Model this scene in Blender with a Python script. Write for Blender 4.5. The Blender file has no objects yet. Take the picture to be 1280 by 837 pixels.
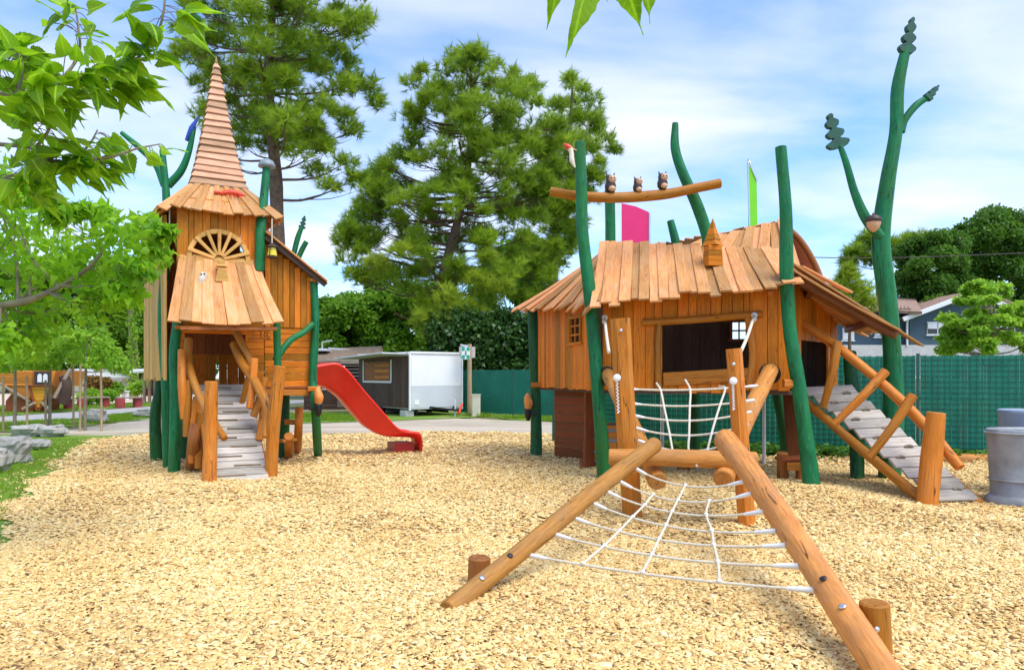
import bpy, math, random
import numpy as np
from mathutils import Vector, Matrix
random.seed(7); RNG = np.random.default_rng(11)
SC = bpy.context.scene; COL = SC.collection
FPX, HOR, EYE = 900.0, 468.0, 1.6
R = math.radians
def U(a, b): return random.uniform(a, b)

# photograph-measured placement: a sight line (px,py of the 1280 wide picture) met at depth Y, or met with the ground
def P(px, py, Y): return Vector(((px-640)/FPX*Y, Y, EYE-(py-HOR)/FPX*Y))
def G(px, py):
    Y = EYE*FPX/(py-HOR); return Vector(((px-640)/FPX*Y, Y, 0))
def gz(x, y):
    return 0.026*np.sin(.9*x+.5*y)+0.024*np.sin(1.6*y-.7*x+1)+0.018*np.sin(3.1*x+1.3*y+2)+0.010*np.sin(5.7*x-2.3*y)*np.sin(4.9*y+1.1*x)+.02

# ------------------------------------------------------------------ materials
MATS = {}
def newmat(name):
    m = bpy.data.materials.new(name); m.use_nodes = True
    nt = m.node_tree; nt.nodes.clear()
    o = nt.nodes.new('ShaderNodeOutputMaterial'); b = nt.nodes.new('ShaderNodeBsdfPrincipled')
    nt.links.new(b.outputs[0], o.inputs[0]); MATS[name] = m
    return m, nt, b, o
def N(nt, t, **kw):
    n = nt.nodes.new(t)
    for k, v in kw.items():
        if hasattr(n, k): setattr(n, k, v)
        else: n.inputs[k.replace('_', ' ')].default_value = v
    return n
def L(nt, a, b): nt.links.new(a, b)
def attr(nt, nm): return N(nt, 'ShaderNodeAttribute', attribute_name=nm)
def ramp(nt, fac, stops):
    r = N(nt, 'ShaderNodeValToRGB'); L(nt, fac, r.inputs[0]); e = r.color_ramp.elements
    while len(e) < len(stops): e.new(.5)
    for el, (p, c) in zip(e, stops): el.position = p; el.color = (*c, 1) if len(c) == 3 else c
    return r
def mapping(nt, vec, scale):
    m = N(nt, 'ShaderNodeMapping'); L(nt, vec, m.inputs[0]); m.inputs['Scale'].default_value = scale; return m
def noise(nt, vec, scale, detail=4, rough=.55, dist=0):
    n = N(nt, 'ShaderNodeTexNoise'); n.inputs['Scale'].default_value = scale; n.inputs['Detail'].default_value = detail
    n.inputs['Roughness'].default_value = rough; n.inputs['Distortion'].default_value = dist
    if vec is not None: L(nt, vec, n.inputs['Vector'])
    return n
def mix(nt, fac, a, b, mode='MIX'):
    m = N(nt, 'ShaderNodeMix', data_type='RGBA', blend_type=mode)
    for i, v in ((0, fac), (6, a), (7, b)):
        if isinstance(v, (int, float)): m.inputs[i].default_value = v
        elif isinstance(v, tuple): m.inputs[i].default_value = (*v, 1)
        else: L(nt, v, m.inputs[i])
    return m.outputs[2]
def mr(nt, v, a, b, c, d):
    m = N(nt, 'ShaderNodeMapRange'); L(nt, v, m.inputs[0])
    for i, x in enumerate((a, b, c, d)): m.inputs[i+1].default_value = x
    return m.outputs[0]
def bump(nt, b, h, s, d=.01):
    k = N(nt, 'ShaderNodeBump'); k.inputs['Strength'].default_value = s; k.inputs['Distance'].default_value = d
    L(nt, h, k.inputs['Height']); L(nt, k.outputs[0], b.inputs['Normal'])

def cracks(nt, g, c, col, amt):
    n6 = noise(nt, mapping(nt, g, (.55, 9, 9)).outputs[0], 1.4, 2, .4, .3); a = N(nt, 'ShaderNodeMath', operation='SUBTRACT'); L(nt, n6.outputs[0], a.inputs[0]); a.inputs[1].default_value = .5
    b2 = N(nt, 'ShaderNodeMath', operation='ABSOLUTE'); L(nt, a.outputs[0], b2.inputs[0]); n7 = noise(nt, mapping(nt, g, (1.1, 5, 5)).outputs[0], 1.2, 2)
    m = N(nt, 'ShaderNodeMath', operation='MULTIPLY'); L(nt, mr(nt, b2.outputs[0], .003, .012, amt, 0), m.inputs[0]); L(nt, mr(nt, n7.outputs[0], .48, .56, 0, 1), m.inputs[1])
    return mix(nt, m.outputs[0], c, col)
def wood(name, dark, light, rough=.5, varamt=.5, bs=.35, knots=True, weather=None):
    m, nt, b, o = newmat(name)
    g = attr(nt, 'gco').outputs['Vector']; v = attr(nt, 'var').outputs['Fac']
    n1 = noise(nt, mapping(nt, g, (1.6, 22, 22)).outputs[0], 2.2, 6, .6, .6)
    n2 = noise(nt, mapping(nt, g, (6, 90, 90)).outputs[0], 2, 3, .6)
    n3 = noise(nt, mapping(nt, g, (1, 2.5, 2.5)).outputs[0], 1.7, 3)
    c = ramp(nt, n1.outputs[0], [(.3, dark), (.62, light)]).outputs[0]
    c = mix(nt, mr(nt, n2.outputs[0], .35, .75, 0, .45), c, tuple(x*.62 for x in dark))
    if knots:
        vo = N(nt, 'ShaderNodeTexVoronoi'); L(nt, mapping(nt, g, (1.5, 5.5, 5.5)).outputs[0], vo.inputs['Vector']); vo.inputs['Scale'].default_value = 1.7
        c = mix(nt, mr(nt, vo.outputs['Distance'], .05, .13, .75, 0), c, tuple(x*.4 for x in dark))
    c = mix(nt, mr(nt, n3.outputs[0], .3, .7, 0, .35), c, tuple(min(1, x*1.2) for x in light))
    if weather:
        n4 = noise(nt, mapping(nt, g, (2, 4, 4)).outputs[0], 1.3, 5)
        c = mix(nt, mr(nt, n4.outputs[0], .45, .75, 0, .6), c, weather)
    if 'log' in name: c = cracks(nt, g, c, tuple(x*.12 for x in dark), .85)
    h = N(nt, 'ShaderNodeHueSaturation'); L(nt, c, h.inputs['Color'])
    L(nt, mr(nt, v, 0, 1, 1-varamt*.55, 1+varamt*.45), h.inputs['Value'])
    L(nt, mr(nt, v, 0, 1, .5+.012*varamt, .5-.012*varamt), h.inputs['Hue'])
    L(nt, h.outputs[0], b.inputs['Base Color'])
    L(nt, mr(nt, n1.outputs[0], 0, 1, rough+.15, rough-.1), b.inputs['Roughness'])
    b.inputs['Specular IOR Level'].default_value = .22
    bump(nt, b, n1.outputs[0], bs, .006)
    return m
def plain(name, col, rough=.5, var=.15, metal=0, scale=4, bs=.1, dirt=None):
    m, nt, b, o = newmat(name)
    tc = N(nt, 'ShaderNodeTexCoord')
    n = noise(nt, tc.outputs['Object'], scale, 5, .6)
    c = mix(nt, mr(nt, n.outputs[0], .3, .7, 0, 1), tuple(x*(1-var) for x in col), tuple(min(1, x*(1+var)) for x in col))
    if dirt:
        n2 = noise(nt, tc.outputs['Object'], scale*.6, 7, .7)
        c = mix(nt, mr(nt, n2.outputs[0], .5, .72, 0, .7), c, dirt)
    L(nt, c, b.inputs['Base Color']); b.inputs['Roughness'].default_value = rough; b.inputs['Metallic'].default_value = metal
    if bs: bump(nt, b, noise(nt, tc.outputs['Object'], scale*8, 4).outputs[0], bs, .004)
    return m
def leafmat(name, dark, light, trans=.35, veins=False, rough=.45):
    m, nt, b, o = newmat(name)
    v = attr(nt, 'var').outputs['Fac']
    c = ramp(nt, v, [(0, dark), (.5, tuple((a+d)/2 for a, d in zip(dark, light))), (1, light)]).outputs[0]
    if veins:
        g = attr(nt, 'gco').outputs['Vector']; s = N(nt, 'ShaderNodeSeparateXYZ'); L(nt, g, s.inputs[0])
        ab = N(nt, 'ShaderNodeMath', operation='ABSOLUTE'); L(nt, s.outputs[1], ab.inputs[0])
        c = mix(nt, mr(nt, ab.outputs[0], .0, .035, .7, 0), c, tuple(min(1, x*1.9) for x in light))
        a1 = N(nt, 'ShaderNodeMath', operation='MULTIPLY_ADD'); L(nt, ab.outputs[0], a1.inputs[0]); a1.inputs[1].default_value = -1.3; L(nt, s.outputs[0], a1.inputs[2])
        a2 = N(nt, 'ShaderNodeMath', operation='MULTIPLY'); L(nt, a1.outputs[0], a2.inputs[0]); a2.inputs[1].default_value = 46
        a3 = N(nt, 'ShaderNodeMath', operation='SINE'); L(nt, a2.outputs[0], a3.inputs[0])
        c = mix(nt, mr(nt, a3.outputs[0], .85, 1, 0, .25), c, tuple(min(1, x*1.7) for x in light))
        bump(nt, b, a3.outputs[0], .08, .002)
    L(nt, c, b.inputs['Base Color']); b.inputs['Roughness'].default_value = rough; b.inputs['Specular IOR Level'].default_value = .25
    t = N(nt, 'ShaderNodeBsdfTranslucent'); L(nt, mix(nt, .6, c, tuple(min(1, x*1.6) for x in light)), t.inputs[0])
    ms = N(nt, 'ShaderNodeMixShader'); ms.inputs[0].default_value = trans
    L(nt, b.outputs[0], ms.inputs[1]); L(nt, t.outputs[0], ms.inputs[2]); L(nt, ms.outputs[0], o.inputs[0])
    return m

WALL = wood('stained_wall_wood', (.38, .105, .004), (.72, .245, .013), .5, .75)
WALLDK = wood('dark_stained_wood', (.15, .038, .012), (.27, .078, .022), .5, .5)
TAN = wood('raw_tan_wood', (.55, .27, .065), (.78, .45, .135), .6, .4)
ROOF = wood('roof_plank_wood', (.40, .15, .042), (.74, .355, .125), .65, .7, weather=(.62, .38, .20))
SPIRE = wood('spire_shingle_wood', (.38, .18, .09), (.66, .385, .225), .65, .85, knots=False, weather=(.48, .31, .20))
LOG = wood('varnished_log_wood', (.37, .105, .007), (.64, .228, .026), .45, .5, .35, weather=(.50, .23, .06))
LOGPALE = wood('pale_log_wood', (.36, .13, .02), (.63, .285, .068), .5, .5, .4, weather=(.34, .20, .09))
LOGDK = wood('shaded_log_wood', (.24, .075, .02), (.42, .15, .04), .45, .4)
GREY = wood('weathered_grey_planks', (.27, .24, .20), (.54, .49, .42), .8, .6, .5, False)
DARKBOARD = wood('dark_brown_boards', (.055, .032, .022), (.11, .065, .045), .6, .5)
GREYWOOD = wood('old_grey_wood', (.20, .16, .12), (.36, .30, .23), .8, .5)
STAKE = wood('stake_wood', (.30, .20, .11), (.46, .33, .19), .7, .4)
YEL = wood('ship_yellow_wood', (.55, .25, .02), (.72, .36, .03), .5, .4)
ORA = wood('ship_orange_wood', (.50, .16, .02), (.66, .25, .04), .5, .5)

def greenmat(name, a, b2):
    m, nt, b, o = newmat(name)
    g = attr(nt, 'gco').outputs['Vector']
    n1 = noise(nt, mapping(nt, g, (1.2, 5, 5)).outputs[0], 1.6, 6, .65, .5)
    n2 = noise(nt, mapping(nt, g, (4, 30, 30)).outputs[0], 2, 5, .65)
    c = ramp(nt, n1.outputs[0], [(.3, a), (.7, b2)]).outputs[0]
    c = mix(nt, mr(nt, n2.outputs[0], .56, .70, 0, .7), c, (.10, .24, .12))
    vo = N(nt, 'ShaderNodeTexVoronoi'); L(nt, mapping(nt, g, (2.2, 7, 7)).outputs[0], vo.inputs['Vector']); vo.inputs['Scale'].default_value = 1.6
    c = mix(nt, mr(nt, vo.outputs['Distance'], .05, .16, .8, 0), c, (.004, .03, .012))
    n5 = noise(nt, mapping(nt, g, (.9, 3, 3)).outputs[0], 1.1, 6, .7)
    c = mix(nt, mr(nt, n5.outputs[0], .47, .68, 0, .8), c, (.022, .135, .018))
    c = cracks(nt, g, c, (.002, .012, .006), .8)
    L(nt, c, b.inputs['Base Color']); b.inputs['Roughness'].default_value = .5; b.inputs['Specular IOR Level'].default_value = .3
    bump(nt, b, n2.outputs[0], .35, .006)
    return m
GREEN = greenmat('green_painted_log', (.003, .085, .024), (.007, .235, .082))
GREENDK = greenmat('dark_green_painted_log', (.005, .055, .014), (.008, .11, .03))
LEAFCARVE = plain('carved_leaf_green', (.012, .085, .045), .5, .3)
ROPE = plain('white_rope', (.66, .60, .46), .85, .15, scale=40, bs=.4, dirt=(.5, .46, .38))
ROPEFIT = plain('rope_fitting_plastic', (.78, .77, .74), .4, .05)
STEEL = plain('bolt_steel', (.62, .62, .62), .3, .1, .9)
BLACK = plain('black_plastic', (.012, .012, .012), .45, .3)
RED = plain('red_plastic', (.90, .03, .017), .3, .08, scale=2, bs=.02)
WHITE = plain('white_paint', (.80, .80, .79), .45, .04, scale=1.5, bs=.05)
LGREY = plain('light_grey_paint', (.58, .60, .62), .45, .05, scale=1.5, bs=.05)
CAPGREY = plain('grey_cap', (.22, .27, .30), .5, .2)
BINGREY = plain('grey_bin_plastic', (.25, .265, .275), .42, .25, scale=5, bs=.15, dirt=(.30, .31, .31))
STONE = plain('pale_limestone', (.36, .345, .31), .9, .35, scale=7, bs=1.0, dirt=(.13, .12, .08))
BARK = plain('tree_bark', (.13, .085, .055), .9, .4, scale=9, bs=1.0)
BARKPALE = plain('pale_bark', (.24, .20, .13), .85, .3, scale=9, bs=.8)
BLUEHOUSE = plain('blue_grey_render', (.06, .105, .135), .75, .1, scale=2)
TILE = plain('clay_tiles', (.30, .19, .135), .8, .35, scale=6, bs=.6)
ROOFBROWN = plain('mossy_brown_roof', (.20, .145, .095), .9, .35, scale=5, bs=.8)
PINK = plain('pink_banner_fabric', (.80, .02, .16), .6, .06, scale=2)
LIME = plain('lime_banner_fabric', (.20, .70, .01), .6, .06, scale=2)
FENCE = plain('green_fence_slats', (.001, .20, .12), .6, .22, scale=3, bs=.1)
FENCEPOST = plain('green_fence_post', (.006, .10, .07), .4, .1)
SIGNGREEN = plain('sign_green', (.01, .36, .24), .4, .05)
BEIGE = plain('beige_cabinet', (.60, .56, .42), .6, .08)
CORAL = plain('red_carving_paint', (.70, .06, .02), .4, .1)
IVORY = plain('ivory_carving_paint', (.78, .72, .58), .5, .08)
YELLOW = plain('yellow_lantern_paint', (.75, .60, .04), .4, .08)
ORANGE = plain('orange_flame_paint', (.80, .28, .05), .45, .15, scale=12)
OWLTAN = plain('owl_face_wood', (.62, .36, .20), .5, .15, scale=20)
OWLDK = plain('owl_dark_stain', (.05, .028, .022), .5, .3, scale=20)
BLUEP = plain('blue_carving_paint', (.03, .08, .45), .4, .2)
CONC = plain('pale_concrete', (.55, .53, .50), .85, .12, scale=3)
GLASS, _nt, _b, _o = newmat('window_glass'); _b.inputs['Base Color'].default_value = (.03, .035, .04, 1); _b.inputs['Roughness'].default_value = .05
PAD = plain('faded_red_paint', (.36, .05, .05), .6, .2)

# ------------------------------------------------------------------ mesh builder
class MB:
    def __init__(s): s.V = []; s.F = []; s.g = []; s.v = []; s.sm = []
    def add(s, verts, faces, gco=None, var=None, smooth=False):
        k = len(s.V); var = U(0, 1) if var is None else var
        s.V += [tuple(p) for p in verts]
        s.g += [tuple(p) for p in (gco if gco is not None else verts)]
        s.v += [var]*len(verts)
        for f in faces: s.F.append(tuple(i+k for i in f)); s.sm.append(smooth)
        return s
    def beam(s, p0, p1, w, th, side=None, seg=1, wob=0, w1=None, ch=.18, bow=None, var=None):
        p0 = Vector(p0); p1 = Vector(p1); d = p1-p0; Ln = d.length
        if Ln < 1e-5: return s
        d.normalize()
        side = Vector(side) if side is not None else (Vector((0, 0, 1)).cross(d) if abs(d.z) < .95 else Vector((1, 0, 0)))
        side = (side-d*side.dot(d)).normalized(); n = d.cross(side)
        w1 = w if w1 is None else w1
        off = Vector((U(0, 50), U(0, 50), U(0, 50)))
        c = min(th, w)*ch; V = []; Gc = []
        oa = ob = 0
        for k in range(seg+1):
            t = k/seg; ww = w+(w1-w)*t
            oa += U(-wob, wob)*ww; ob += U(-wob, wob)*ww
            lo, hi = -ww/2+oa, ww/2+ob; h = th/2
            q = p0+d*(Ln*t)
            if bow: q = q+n*bow*math.sin(math.pi*t)
            for a, b2 in ((lo+c, -h), (hi-c, -h), (hi, -h+c), (hi, h-c), (hi-c, h), (lo+c, h), (lo, h-c), (lo, -h+c)):
                V.append(q+side*a+n*b2); Gc.append(Vector((Ln*t, a, b2))+off)
        F = []
        for k in range(seg):
            for j in range(8):
                a = k*8+j; b2 = k*8+(j+1) % 8
                F.append((a, b2, b2+8, a+8))
        F.append(tuple(range(7, -1, -1))); F.append(tuple(seg*8+j for j in range(8)))
        return s.add(V, F, Gc, var)
    def tube(s, pts, rad, seg=14, sub=5, wob=.0, cap=True, var=None, closed_tip=False):
        pts = [Vector(p) for p in pts]; n = len(pts)
        rad = [rad]*n if isinstance(rad, (int, float)) else list(rad)
        if len(rad) == 2 and n > 2: rad = [rad[0]+(rad[1]-rad[0])*i/(n-1) for i in range(n)]
        Q = []; RR = []
        for i in range(n-1):
            a, b2 = pts[i], pts[i+1]; a0 = pts[i-1] if i else a*2-b2; b3 = pts[i+2] if i+2 < n else b2*2-a
            for k in range(sub):
                t = k/sub
                Q.append(.5*((2*a)+(b2-a0)*t+(2*a0-5*a+4*b2-b3)*t*t+(3*a-a0-3*b2+b3)*t**3)); RR.append(rad[i]+(rad[i+1]-rad[i])*t)
        Q.append(pts[-1]); RR.append(rad[-1])
        m = len(Q); off = Vector((U(0, 50), U(0, 50), U(0, 50)))
        tan = [(Q[min(i+1, m-1)]-Q[max(i-1, 0)]).normalized() for i in range(m)]
        x = tan[0].orthogonal().normalized(); V = []; Gc = []; ln = 0
        ph = [U(0, 6.28) for _ in range(4)]
        for i in range(m):
            if i: ln += (Q[i]-Q[i-1]).length
            x = (x-tan[i]*x.dot(tan[i])).normalized(); y = tan[i].cross(x)
            for j in range(seg):
                a = 2*math.pi*j/seg
                r = RR[i]*(1+wob*(math.sin(2*a+ph[0]+ln*2)+.6*math.sin(3*a+ph[1]-ln*3)+.8*math.sin(ln*4+ph[2])))
                V.append(Q[i]+(x*math.cos(a)+y*math.sin(a))*r); Gc.append(Vector((ln, r*math.cos(a), r*math.sin(a)))+off)
        F = [(i*seg+j, i*seg+(j+1) % seg, (i+1)*seg+(j+1) % seg, (i+1)*seg+j) for i in range(m-1) for j in range(seg)]
        var = U(0, 1) if var is None else var
        s.add(V, F, Gc, var, True)
        if cap:
            for i, sg in ((0, -1), (m-1, 1)):
                ring = V[i*seg:(i+1)*seg]; gr = Gc[i*seg:(i+1)*seg]; c = Q[i]; e = tan[i]*sg*RR[i]*.10
                inner = [c+(p-c)*.86+e for p in ring]
                vv = ring+inner; gg = gr+[g+Vector((3, 0, 0)) for g in gr]
                ff = [(j, (j+1) % seg, seg+(j+1) % seg, seg+j) for j in range(seg)] + [tuple(seg+j for j in range(seg))]
                if sg < 0: ff = [tuple(reversed(f)) for f in ff]
                s.add(vv, ff, gg, var)
        return s
    def box(s, c, sx, sy, sz, rz=0, var=None, ch=.06):
        c = Vector(c); M = Matrix.Rotation(rz, 3, 'Z')
        return s.beam(c+M@Vector((-sx/2, 0, 0)), c+M@Vector((sx/2, 0, 0)), sy, sz, M@Vector((0, 1, 0)), ch=ch, var=var)
    def extrude(s, poly, vec, var=None):
        poly = [Vector(p) for p in poly]; vec = Vector(vec); n = len(poly)
        nrm = Vector((0, 0, 0))
        for i in range(n): nrm += poly[i].cross(poly[(i+1) % n])
        if nrm.dot(vec) > 0: poly.reverse()
        V = poly+[p+vec for p in poly]
        F = [tuple(range(n)), tuple(range(2*n-1, n-1, -1))]+[(i, i+n, (i+1) % n+n, (i+1) % n) for i in range(n)]
        return s.add(V, F, None, var)
    def lathe(s, base, prof, seg=20, axis=(0, 0, 1), sx=1, sy=1, smooth=True, var=None):
        base = Vector(base); ax = Vector(axis).normalized()
        q = Vector((0, 0, 1)).rotation_difference(ax)
        V = [base+q@Vector((r*sx*math.cos(2*math.pi*j/seg), r*sy*math.sin(2*math.pi*j/seg), z)) for r, z in prof for j in range(seg)]
        m = len(prof)
        F = [(i*seg+j, i*seg+(j+1) % seg, (i+1)*seg+(j+1) % seg, (i+1)*seg+j) for i in range(m-1) for j in range(seg)]
        F += [tuple(range(seg-1, -1, -1)), tuple((m-1)*seg+j for j in range(seg))]
        return s.add(V, F, None, var, smooth)
    def ball(s, c, rx, ry, rz, seg=14, rings=8, rough=0, var=None):
        prof = []
        c = Vector(c); V = []; 
        for i in range(rings+1):
            a = math.pi*i/rings
            for j in range(seg):
                b2 = 2*math.pi*j/seg; k = 1+rough*U(-1, 1)
                V.append(c+Vector((rx*max(math.sin(a), .02)*math.cos(b2)*k, ry*max(math.sin(a), .02)*math.sin(b2)*k, -rz*math.cos(a)*k)))
        F = [(i*seg+j, i*seg+(j+1) % seg, (i+1)*seg+(j+1) % seg, (i+1)*seg+j) for i in range(rings) for j in range(seg)]
        F += [tuple(range(seg-1, -1, -1)), tuple(rings*seg+j for j in range(seg))]
        return s.add(V, F, None, var, rough == 0)
    def build(s, name, mat, parent=None, **tags):
        me = bpy.data.meshes.new(name); org = root_loc(parent) if parent else Vector((0, 0, 0))
        V = np.array(s.V, dtype=np.float32)-np.array(org, dtype=np.float32)
        me.from_pydata(V.tolist(), [], s.F)
        a = me.attributes.new('gco', 'FLOAT_VECTOR', 'POINT'); a.data.foreach_set('vector', np.array(s.g, dtype=np.float32).ravel())
        a = me.attributes.new('var', 'FLOAT', 'POINT'); a.data.foreach_set('value', np.array(s.v, dtype=np.float32))
        me.polygons.foreach_set('use_smooth', s.sm); me.materials.append(mat); me.update()
        return link(name, me, parent, tags)
def root_loc(o):
    p = Vector((0, 0, 0))
    while o is not None: p = p+o.location; o = o.parent
    return p
def link(name, me, parent=None, tags={}):
    o = bpy.data.objects.new(name, me); COL.objects.link(o); o.parent = parent
    for k, v in tags.items():
        if v: o[k] = v
    return o
def thing(name, label, cat, loc, group=None):
    o = bpy.data.objects.new(name, None); COL.objects.link(o); o.location = Vector(loc); o.empty_display_size = .2
    o['label'] = label; o['category'] = cat
    if group: o['group'] = group
    return o
def mono(mb, name, mat, loc, label, cat, group=None):
    """a thing that is a single mesh, its origin at its base"""
    loc = Vector(loc); mb.V = [tuple(Vector(p)-loc) for p in mb.V]
    o = mb.build(name, mat); o.location = loc; o['label'] = label; o['category'] = cat
    if group: o['group'] = group
    return o
def copy_tree(o, parent=None):
    c = o.copy(); COL.objects.link(c); c.parent = parent
    for ch in [k for k in bpy.data.objects if k.parent == o]: copy_tree(ch, c)
    return c
def lerp(a, b, t): return a+(b-a)*t
def V3(p, z): return Vector((p[0], p[1], z))

def plank_wall(mb, a, b, zb, zt, w, th, holes=(), jag=0, horiz=False, off=.004, gap=.006):
    """boarded wall between plan points a and b; zb/zt numbers or functions of t; holes (t0,t1,z0,z1) or (t0,t1,z0,fn)"""
    a = Vector((a[0], a[1], 0)); b = Vector((b[0], b[1], 0)); Ln = (b-a).length; d = (b-a)/Ln; nr = Vector((d.y, -d.x, 0))
    fb = zb if callable(zb) else (lambda t: zb); ft = zt if callable(zt) else (lambda t: zt)
    if not horiz:
        n = max(1, round(Ln/w)); cuts = [0]+[(i+U(-.16, .16))/n for i in range(1, n)]+[1]
        for h in holes:
            for e in h[:2]:
                i = min(range(len(cuts)), key=lambda q: abs(cuts[q]-e))
                if 0 < i < n: cuts[i] = e
        cuts.sort()
        for i in range(n):
            t0, t1 = cuts[i], cuts[i+1]; tm = (t0+t1)/2; ww = (t1-t0)*Ln-gap
            if ww < .01: continue
            segs = [(fb(tm)+U(-jag, jag), ft(tm))]
            for h in holes:
                if h[0]-1e-4 <= tm <= h[1]+1e-4:
                    z0 = h[2]; z1 = h[3](tm) if callable(h[3]) else h[3]; ns = []
                    for s0, s1 in segs:
                        if z0 > s0: ns.append((s0, min(z0, s1)))
                        if z1 < s1: ns.append((max(z1, s0), s1))
                    segs = ns
            o = nr*U(-off, off); var = U(0, 1)
            for s0, s1 in segs:
                if s1-s0 > .02:
                    q = a+d*(tm*Ln)+o
                    mb.beam(V3(q, s0), V3(q, s1), ww, th, d, 1, 0, var=var, ch=.15)
    else:
        z0, z1 = fb(0), ft(0); n = max(1, round((z1-z0)/w)); hh = (z1-z0)/n
        for i in range(n):
            zc = z0+hh*(i+.5); segs = [(0, 1)]
            for h in holes:
                if h[2] <= zc <= h[3]:
                    ns = []
                    for s0, s1 in segs:
                        if h[0] > s0: ns.append((s0, min(h[0], s1)))
                        if h[1] < s1: ns.append((max(h[1], s0), s1))
                    segs = ns
            o = nr*U(-off, off)
            for s0, s1 in segs:
                if s1-s0 > .02: mb.beam(V3(a+d*(s0*Ln)+o, zc), V3(a+d*(s1*Ln)+o, zc), th, hh-gap, nr, ch=.15)
    return mb
def plank_roof(mb, t0, t1, b0, b1, n, th=.03, jit=.06, over=1.12, bow=.02, seg=5, wob=.03, lift=.022):
    """roof slope of waney boards running from the line t0-t1 down to the line b0-b1"""
    t0, t1, b0, b1 = map(Vector, (t0, t1, b0, b1)); nrm = (t1-t0+b1-b0).cross(b0-t0+b1-t1).normalized()
    if nrm.z < 0: nrm = -nrm
    for i in range(n):
        t = (i+.5)/n; a = t0.lerp(t1, t); b = b0.lerp(b1, min(1, max(0, t+U(-.25, .25)/n))); d = (b-a).normalized()
        b = b+d*U(-jit, jit); a = a-d*U(0, jit*.5)
        w0 = (t1-t0).length/n*over; w1 = (b1-b0).length/n*over*U(.92, 1.1)
        o = nrm*(lift*(i % 2)+U(-.004, .004))
        sd = (t1-t0+b1-b0)
        mb.beam(a+o, b+o, w0, th, sd, seg, wob*.5, w1, bow=-bow if d.cross(sd).dot(nrm) > 0 else bow)
    return mb

# fast foliage: one template repeated by numpy
def mesh_np(name, V, F, mat, parent=None, var=None, gco=None, smooth=False, **tags):
    me = bpy.data.meshes.new(name); org = np.array(root_loc(parent) if parent else (0, 0, 0))
    n, k = F.shape
    me.vertices.add(len(V)); me.vertices.foreach_set('co', (V-org).astype(np.float32).ravel())
    me.loops.add(n*k); me.loops.foreach_set('vertex_index', F.astype(np.int32).ravel())
    me.polygons.add(n); me.polygons.foreach_set('loop_start', (np.arange(n)*k).astype(np.int32))
    me.polygons.foreach_set('loop_total', np.full(n, k, dtype=np.int32))
    if smooth: me.polygons.foreach_set('use_smooth', np.ones(n, dtype=bool))
    me.update(calc_edges=True)
    if var is not None:
        a = me.attributes.new('var', 'FLOAT', 'POINT'); a.data.foreach_set('value', var.astype(np.float32))
    if gco is not None:
        a = me.attributes.new('gco', 'FLOAT_VECTOR', 'POINT'); a.data.foreach_set('vector', gco.astype(np.float32).ravel())
    me.materials.append(mat)
    return link(name, me, parent, tags)
def unit(v): return v/np.maximum(np.linalg.norm(v, axis=-1, keepdims=True), 1e-9)
def frames(fwd, up):
    f = unit(fwd); s = unit(np.cross(up, f)); u = np.cross(f, s)
    return np.stack([s, f, u], axis=-1)       # columns: side, forward, up
def stamp(tv, tf, pos, M, scale, var):
    n = len(pos); k = len(tv)
    sc = scale.reshape(-1, 1, 1) if np.ndim(scale) == 1 else scale
    V = np.einsum('nij,kj->nki', M, tv)*sc + pos[:, None, :]
    F = (tf[None]+np.arange(n)[:, None, None]*k).reshape(-1, tf.shape[1])
    return V.reshape(-1, 3), F, np.repeat(var, k)
def leaf_template(serr=.05, fold=.22, droop=.35, st=9, twist=0, cols=5):
    ts = np.linspace(0, 1, st); V = []; Gc = []
    for i, t in enumerate(ts):
        w = .33*(math.sin(math.pi*min(1, t/.9)**.58)**.75 if t < .9 else 0)*(1-.30*t)+.006+.02*max(0, t-.8)
        if 0 < i < st-1 and t < .88: w *= 1+serr*(1 if i % 2 else -1)
        for c in np.linspace(-1, 1, cols):
            x = c*w; y = t-.10*abs(c)*(1 if 0 < i < st-1 else 0)
            V.append((x+.10*twist*t*t, y, -droop*t*t+fold*w*(c*c*1.1)+.02*math.sin(9*t+3*c)*(w > .02)+twist*.35*x*t)); Gc.append((t, x, 0))
    F = [(i*cols+j, i*cols+j+1, (i+1)*cols+j+1, (i+1)*cols+j) for i in range(st-1) for j in range(cols-1)]
    return np.array(V), np.array(F), np.array(Gc)
LEAFV = [leaf_template(st=15), leaf_template(fold=.4, droop=.15, st=15, twist=.7), leaf_template(fold=-.05, droop=.5, st=15, twist=-.6)]; LEAF = leaf_template(st=8, serr=0, cols=3); LEAFS = leaf_template(serr=0, st=5, cols=3)
QV = np.array([(-.32, .02, .06), (0, 0, 0), (.32, .02, .06), (-.36, .5, .10), (0, .55, 0), (.36, .5, .10), (0, 1.05, -.12)])
QF = np.array([(0, 1, 4, 3), (1, 2, 5, 4), (3, 4, 6, 6), (4, 5, 6, 6)])
# simple leaf without degenerate quads: two quads folded at the midrib
QV = np.array([(0, 0, 0), (.36, .45, .10), (0, 1, -.1), (-.36, .45, .10)]); QF = np.array([(0, 1, 2, 3)])
def pine_tuft():
    V = []; F = []
    for k in range(22):
        a = 2*math.pi*k*.382; e = math.radians(18+62*((k*.618) % 1))
        d = np.array([math.sin(e)*math.cos(a), math.cos(e), math.sin(e)*math.sin(a)]); s = unit(np.cross(d, [0.3, .1, 1.0]))*.030
        b = len(V); o = np.array([0, .35*((k*.37) % 1), 0])
        V += [o-s, o+s, o+d*(.75+.3*((k*.77) % 1))]; F.append((b, b+1, b+2))
    return np.array(V), np.array(F)
TUFT = pine_tuft()
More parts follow.
